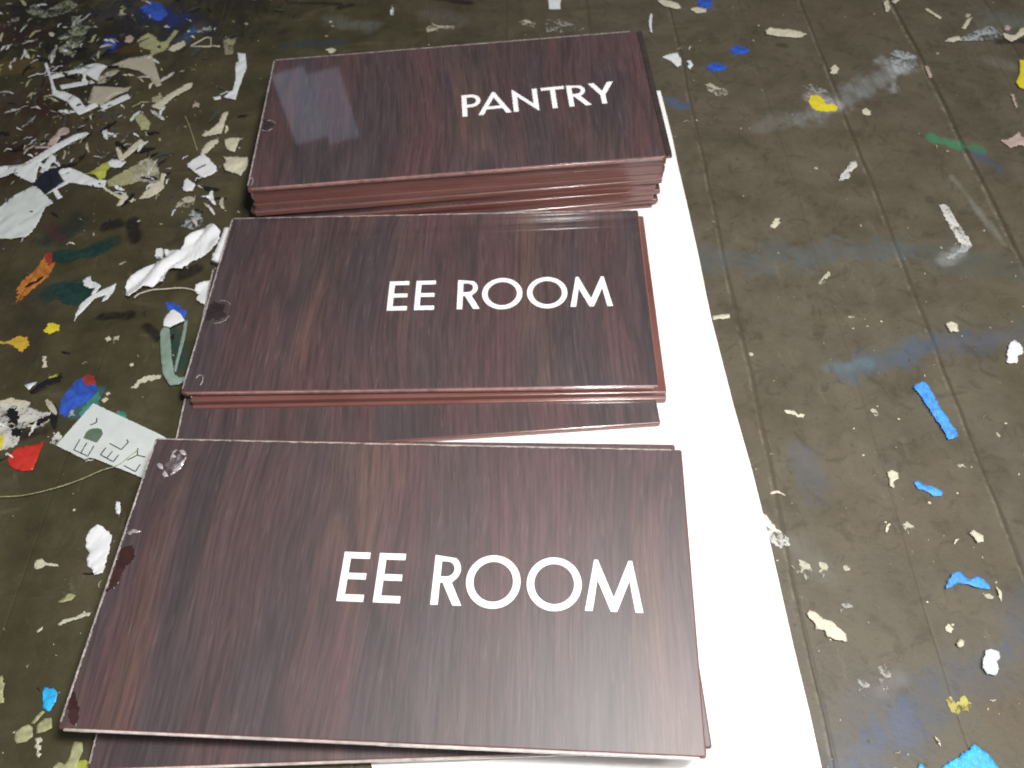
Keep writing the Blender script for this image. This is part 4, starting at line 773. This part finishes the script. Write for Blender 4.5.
# ------------------------------------------------------------------ dried paint on the board (parts of the floor)
Pn = [
 ('royal blue paint blot', [(59, 414), (60, 405), (63, 398), (70, 388), (76, 381), (83, 377), (94, 381), (98, 390), (92, 397), (88, 401), (76, 408), (66, 417)], 'royal'),
 ('small red paint blot', [(83, 378), (87, 375), (93, 376), (96, 384), (87, 386)], 'darkred'),
 ('orange paint streak', [(17, 289), (23, 280), (30, 274), (36, 269), (41, 262), (47, 254), (56, 256), (55, 264), (49, 276), (42, 282), (33, 289), (25, 296), (16, 305), (18, 296)], 'orange'),
 ('red end of the orange streak', [(45, 254), (50, 252), (57, 254), (55, 262), (49, 266), (45, 262)], 'darkred'),
 ('ochre yellow paint splash', [(-5, 341), (5, 342), (10, 341), (15, 338), (20, 336), (28, 338), (29, 346), (22, 352), (14, 347), (9, 344), (-5, 344)], 'ochre'),
 ('yellow paint spot', [(44, 330), (50, 323), (60, 325), (59, 331), (48, 334)], 'yellow'),
 ('lime fleck', [(49, 377), (54, 375), (58, 374), (57, 378), (49, 380)], 'lime'),
 ('teal paint dot', [(116, 413), (119, 410), (127, 415), (128, 419), (121, 417)], 'teal'),
 ('teal smudge under the card', [(79, 414), (88, 402), (98, 391), (101, 396), (98, 405), (92, 408), (84, 418)], 'teal'),
 ('cream flaky paint', [(137, 41), (143, 36), (149, 33), (155, 37), (160, 43), (166, 41), (170, 36), (175, 30), (179, 31), (171, 41), (166, 50), (157, 53), (152, 56), (150, 50), (146, 49), (140, 47)], 'olivecream'),
 ('pale flaky paint', [(168, 50), (172, 46), (178, 43), (184, 41), (186, 45), (180, 49), (172, 52)], 'cream'),
 ('blue grey paint streak', [(182, 40), (186, 32), (195, 26), (197, 31), (190, 38)], 'wblue'),
 ('pale streak', [(196, 32), (204, 27), (212, 29), (210, 32), (200, 33)], 'wgreypale'),
 ('flaky star of cream paint', [(223, 40), (226, 36), (231, 40), (237, 37), (234, 44), (233, 54), (226, 55), (224, 47)], 'wolive'),
 ('pale green flaky paint', [(24, 10), (35, 4), (45, 12), (55, 5), (70, 0), (78, 5), (72, 10), (60, 16), (45, 18), (33, 16)], 'wgreen'),
 ('grey green flaky paint', [(57, 39), (66, 33), (72, 27), (72, 17), (80, 16), (82, 26), (91, 27), (86, 34), (84, 40), (78, 46), (78, 54), (70, 56), (60, 52), (58, 48), (66, 44), (72, 39), (64, 40)], 'wgreen'),
 ('pale pinkish smear', [(3, 27), (10, 20), (20, 16), (19, 21), (10, 26)], 'wgrey'),
 ('cream spot', [(49, 33), (52, 32), (55, 34), (53, 37), (50, 36)], 'cream'),
 ('cream spot', [(125, 42), (126, 37), (130, 35), (134, 38), (132, 42), (128, 43)], 'pink'),
 ('cream flaky band', [(107, 181), (118, 175), (130, 168), (136, 165), (140, 168), (146, 163), (155, 160), (156, 168), (156, 175), (148, 179), (140, 181), (132, 184), (120, 186), (109, 187)], 'olivecream'),
 ('speckled flaky patch', [(132, 172), (140, 162), (150, 158), (158, 165), (160, 178), (166, 185), (156, 184), (146, 182), (134, 180)], 'wcream'),
 ('speckled chips', [(176, 208), (178, 202), (184, 198), (190, 196), (195, 199), (194, 204), (188, 208), (182, 207)], 'wcream'),
 ('speckled chips', [(184, 226), (188, 218), (193, 210), (199, 214), (203, 220), (200, 227), (192, 230)], 'wgreypale'),
 ('pink fleck', [(193, 106), (196, 102), (200, 104), (198, 108)], 'pink'),
 ('speckled white paint', [(-6, 408), (3, 400), (18, 401), (30, 402), (31, 408), (42, 412), (52, 412), (50, 420), (44, 426), (38, 428), (28, 425), (22, 430), (17, 445), (6, 450), (-6, 450)], 'wwhite'),
 ('white paint chip', [(27, 427), (32, 421), (40, 419), (42, 424), (34, 428)], 'cream'),
 ('white paint chip', [(-3, 402), (8, 399), (27, 401), (29, 405), (18, 407), (4, 404)], 'cream'),
 ('black paint blot', [(6, 412), (10, 408), (16, 409), (20, 416), (18, 424), (10, 430), (8, 424), (10, 419)], 'black'),
 ('black paint blot', [(37, 421), (42, 417), (44, 420), (40, 426), (36, 424)], 'black'),
 ('black paint blot', [(10, 430), (18, 428), (22, 433), (16, 438)], 'black'),
 ('grey white flake', [(50, 443), (54, 436), (58, 432), (62, 438), (57, 445)], 'wwhite'),
 ('grey white flake', [(68, 414), (72, 410), (76, 416), (72, 421)], 'wgreypale'),
 ('cream fleck pair', [(42, 357), (46, 356), (46, 361), (48, 367), (42, 368), (43, 361)], 'cream'),
 ('cream fleck pair', [(106, 338), (110, 336), (111, 340), (107, 342)], 'cream'),
 ('cream fleck pair', [(114, 337), (120, 336), (118, 342), (114, 344)], 'wcream'),
 ('cream fleck pair', [(102, 400), (106, 397), (109, 400), (103, 403)], 'cream'),
 ('cream fleck pair', [(106, 394), (109, 392), (111, 394), (107, 396)], 'cream'),
 ('cream ridge', [(131, 388), (137, 382), (144, 377), (155, 375), (162, 375), (160, 379), (150, 381), (142, 383), (136, 389)], 'cream'),
 ('dark teal blot', [(54, 290), (62, 284), (74, 283), (88, 285), (94, 292), (88, 300), (76, 306), (62, 303)], 'tealdark'),
 ('dark teal blot', [(52, 252), (66, 250), (82, 250), (100, 244), (112, 240), (113, 246), (106, 252), (94, 257), (80, 258), (66, 262), (52, 262)], 'tealdark'),
 ('royal blue blot', [(140, 8), (150, 2), (162, 4), (168, 14), (160, 22), (150, 18)], 'royal'),
 ('royal blue blot', [(104, 44), (110, 38), (117, 42), (114, 49), (106, 50)], 'royal'),
 ('blue blot', [(167, 302), (173, 303), (180, 306), (187, 313), (184, 320), (173, 316), (167, 309)], 'royal'),
 ('royal blue spot', [(698, -3), (712, -3), (712, 5), (709, 9), (702, 9), (698, 5)], 'royal'),
 ('royal blue spot', [(729, 50), (736, 46), (745, 47), (750, 51), (744, 55), (735, 55)], 'royal'),
 ('royal blue spot', [(706, 67), (713, 63), (722, 64), (727, 68), (720, 72), (710, 71)], 'royal'),
 ('yellow paint splash', [(808, 100), (811, 96), (816, 95), (822, 98), (826, 104), (834, 105), (838, 107), (836, 111), (828, 112), (816, 111), (811, 107)], 'yellow'),
 ('flaky pinkish white paint', [(801, 86), (812, 84), (822, 88), (831, 94), (832, 103), (826, 104), (820, 97), (812, 95), (807, 99)], 'wgrey'),
 ('cream flaky patch', [(703, 85), (710, 83), (718, 88), (728, 90), (727, 95), (718, 96), (710, 92)], 'wcream'),
 ('white streak', [(939, 205), (946, 205), (952, 214), (958, 224), (966, 236), (972, 246), (966, 250), (958, 241), (950, 228), (944, 216)], 'wwhite'),
 ('white streak', [(946, 258), (956, 252), (963, 245), (970, 247), (964, 255), (956, 261)], 'wgreypale'),
 ('white flaky fold', [(888, 55), (896, 50), (906, 52), (916, 56), (918, 66), (908, 70), (898, 66), (892, 64)], 'wgreypale'),
 ('white flake', [(1004, 27), (1008, 25), (1011, 28), (1008, 31), (1004, 30)], 'pink'),
 ('cream fleck', [(830, 68), (835, 65), (839, 69), (836, 74), (831, 74)], 'cream'),
 ('cream fleck', [(862, 111), (866, 108), (871, 112), (869, 116), (864, 115)], 'cream'),
 ('cream fleck', [(770, 227), (775, 219), (780, 218), (779, 224), (774, 229)], 'cream'),
 ('cream fleck', [(818, 284), (822, 278), (829, 272), (830, 275), (826, 281), (821, 286)], 'wcream'),
 ('cream fleck', [(780, 411), (786, 410), (796, 413), (805, 415), (803, 418), (792, 415)], 'cream'),
 ('flaky cream cluster', [(762, 512), (768, 518), (775, 528), (788, 538), (790, 546), (780, 549), (770, 541), (764, 528)], 'wwhite'),
 ('flaky cream cluster', [(798, 560), (806, 562), (812, 570), (806, 580), (800, 572)], 'wcream'),
 ('flaky cream cluster', [(820, 562), (826, 564), (828, 574), (823, 578), (819, 572)], 'wcream'),
 ('flaky cream cluster', [(900, 526), (908, 522), (914, 528), (908, 534)], 'wcream'),
 ('flaky yellow paint', [(944, 700), (950, 696), (955, 704), (964, 696), (971, 703), (969, 713), (960, 711), (952, 713)], 'wyellow'),
 ('flaky grey patch', [(838, 605), (846, 602), (853, 606), (850, 613), (842, 615)], 'wgrey'),
 ('flaky grey patch', [(877, 668), (884, 664), (890, 676), (896, 688), (889, 692), (880, 684)], 'wgrey'),
 ('flaky grey patch', [(856, 680), (866, 682), (872, 692), (864, 698), (858, 690)], 'wgrey'),
 ('cream fleck', [(945, 627), (949, 624), (953, 629), (951, 633), (946, 631)], 'cream'),
 ('cream fleck', [(956, 465), (963, 464), (967, 468), (960, 469)], 'wcream'),
 ('pale flake', [(545, 20), (560, 20), (572, 24), (585, 28), (580, 32), (560, 33), (546, 32)], 'wgrey'),
 ('pale flake', [(517, 22), (526, 20), (536, 24), (533, 28), (524, 25)], 'wcream'),
 ('pale flake', [(425, 28), (432, 24), (438, 26), (456, 27), (456, 29), (438, 30), (428, 33)], 'wcream'),
 ('cream fleck', [(326, 50), (332, 48), (336, 51), (331, 54)], 'cream'),
 ('white fleck', [(390, 14), (392, 6), (394, 12), (393, 16)], 'bright'),
]
for lab, px, mt in Pn:
    o = scrap('paint_stain', lab if len(lab.split()) > 3 else None, None, px, mt, amp=.00055, thick=.00005, parent=floor, z=.00004+len(floor.children)*.0000035)
# countless small flecks
def flecks(mt, n, rmin, rmax, region, seed, z):
    random.seed(seed)
    bm = bmesh.new()
    for _ in range(n):
        px, py = region()
        p = at(px, py)
        r = rmin*(rmax/rmin)**(random.random()**2.2)
        a0 = random.random()*6.28; el = random.uniform(.35, 1); k = random.choice((5, 6, 7))
        zz = z+random.random()*.00004
        vs = []
        for j in range(k):
            a = j*6.283/k; q = r*random.uniform(.6, 1.1)
            x, y = q*math.cos(a), q*el*math.sin(a)
            vs.append((p.x+x*math.cos(a0)-y*math.sin(a0), p.y+x*math.sin(a0)+y*math.cos(a0)))
        lo = [bm.verts.new((x, y, z-.00004)) for x, y in vs]; hi = [bm.verts.new((x, y, zz+.00008)) for x, y in vs]
        bm.faces.new(hi)
        for j in range(k): bm.faces.new((lo[j], lo[(j+1) % k], hi[(j+1) % k], hi[j]))
    me = bpy.data.meshes.new('paint_flecks'); bm.to_mesh(me); bm.free()
    o = link('paint_flecks', me, mt, floor); tag(o, kind='stuff'); return o
def rr(): return random.uniform(660, 1030), random.uniform(-10, 775)
def rl(): return random.uniform(-10, 260), random.uniform(-10, 775)
def rt(): return random.uniform(-10, 1030), random.uniform(-10, 60)
def rul():
    return random.gauss(90, 90), random.gauss(90, 80)
flecks('cream', 170, .00016, .0008, rr, 1, .00006)
flecks('cream', 120, .0002, .0014, rl, 2, .00007)
flecks('olivecream', 120, .0003, .0020, rul, 3, .00009)
flecks('darkgrey', 120, .0004, .0032, rul, 4, .00005)
flecks('darkgrey', 110, .0002, .0011, rr, 5, .00005)
flecks('cream', 50, .0002, .0012, rt, 6, .00008)
flecks('pink', 60, .0003, .0014, rul, 8, .0001)
def shreds(mt, n, region, seed, z, L0=.002, L1=.011):
    random.seed(seed); bm = bmesh.new()
    for _ in range(n):
        p = at(*region()); a = random.random()*6.28; L = L0+(L1-L0)*random.random()**2; w = L*random.uniform(.05, .22)
        cv = random.uniform(-1.2, 1.2); zz = z+random.random()*.0004; K = 7; prev = None
        for j in range(K+1):
            t_ = j/K; ww = w*(.35+math.sin(math.pi*min(1, t_*.9+.08)))*random.uniform(.6, 1.2); ang = a+cv*t_
            if j: p = p+Vector((math.cos(ang), math.sin(ang), 0))*L/K
            nx, ny = -math.sin(ang)*ww/2, math.cos(ang)*ww/2; h = zz+.0009*math.sin(math.pi*t_)*random.random()
            v = [bm.verts.new((p.x+nx, p.y+ny, h)), bm.verts.new((p.x-nx, p.y-ny, h)), bm.verts.new((p.x-nx, p.y-ny, h+.00015)), bm.verts.new((p.x+nx, p.y+ny, h+.00015))]
            if prev:
                for q in range(4): bm.faces.new((prev[q], prev[(q+1) % 4], v[(q+1) % 4], v[q]))
            else: bm.faces.new(v)
            prev = v
        bm.faces.new(prev[::-1])
    bmesh.ops.recalc_face_normals(bm, faces=bm.faces[:])
    me = bpy.data.meshes.new('paint_flecks'); bm.to_mesh(me); bm.free()
    o = link('paint_flecks', me, mt, floor); tag(o, kind='stuff')
def rfl(): return random.gauss(40, 60), random.gauss(70, 70)
shreds('cream', 46, rul, 21, .0002); shreds('wwhite', 34, rul, 22, .0002, .004, .016); shreds('black', 44, rul, 23, .0001, .003, .014)
CL = [(70, 92), (60, 150), (20, 160), (150, 175), (80, 40), (15, 420), (50, 60), (120, 120), (200, 200)]
def rcl():
    x, y = random.choice(CL); return random.gauss(x, 24), random.gauss(y, 14)
shreds('white', 60, rcl, 31, .0004, .003, .012); shreds('black', 60, rcl, 32, .0003, .003, .014); shreds('beige', 30, rcl, 33, .0004, .003, .012)
shreds('wgreypale', 40, rfl, 34, .0002, .004, .016); shreds('darkgrey', 60, rul, 35, .0001, .004, .018)
shreds('olivecream', 50, rfl, 24, .0002); shreds('cream', 40, rl, 25, .0001, .001, .006); shreds('cream', 18, rr, 26, .0001, .001, .006)
shreds('black', 30, rl, 27, .0001, .002, .010); shreds('grey', 26, rfl, 28, .0003, .003, .013)
flecks('wcream', 34, .0006, .003, rr, 9, .0001)

# ------------------------------------------------------------------ light
w = bpy.data.worlds.new('World'); S.world = w; w.use_nodes = True
bg = w.node_tree.nodes['Background']; bg.inputs[0].default_value = (.92, .95, 1, 1); bg.inputs[1].default_value = .075
def area(name, loc, target, sx, sy, watts, col, rotz=None):
    l = bpy.data.lights.new(name, 'AREA'); l.shape = 'RECTANGLE'; l.size = sx; l.size_y = sy; l.energy = watts; l.color = col
    o = bpy.data.objects.new(name, l); COL.objects.link(o); o.location = loc
    o.rotation_euler = (Vector(target)-Vector(loc)).to_track_quat('-Z', 'Y').to_euler()
    return o
def refl(px, py, dist):
    c = Vector((TB[0], TB[1], TB[3])); n = rotm(TB[2], TB[4], TB[5]).to_3x3().col[2]
    d = (FW + (px-512)/F_PX*RT - (py-384)/F_PX*UP)
    X = EYE+d*((c-EYE).dot(n)/d.dot(n)); d.normalize(); r = d-2*d.dot(n)*n
    return X+r*dist, X
area('near_lamp', (.085, .032, .40), (.06, .13, 0), .05, .05, 2.25, (1, .97, .94))
area('ceiling_lamp', (.75, -.15, 1.5), (.05, .15, 0), .4, .35, 17, (1, .98, .95))
# two window panes far beyond the board, seen as a bluish reflection in the PANTRY plate
for px0, px1, k in ((283, 317, 1.25), (318.5, 350, 1.0)):
    p, X = refl((px0+px1)/2, 106, 2.0)
    q0, _ = refl(px0, 106, 2.0); q1, _ = refl(px1, 106, 2.0); v0, _ = refl((px0+px1)/2, 70, 2.0); v1, _ = refl((px0+px1)/2, 140, 2.0)
    A = area('window_light', p, X, (q1-q0).length, (v1-v0).length, .045*k, (.66, .76, 1))

S.view_settings.view_transform = 'Standard'; S.view_settings.look = 'None'
S.view_settings.exposure = 0; S.view_settings.gamma = 1
S.render.engine = 'CYCLES'; S.cycles.max_bounces = 6; S.cycles.transparent_max_bounces = 8
S.cycles.filter_width = 1.9
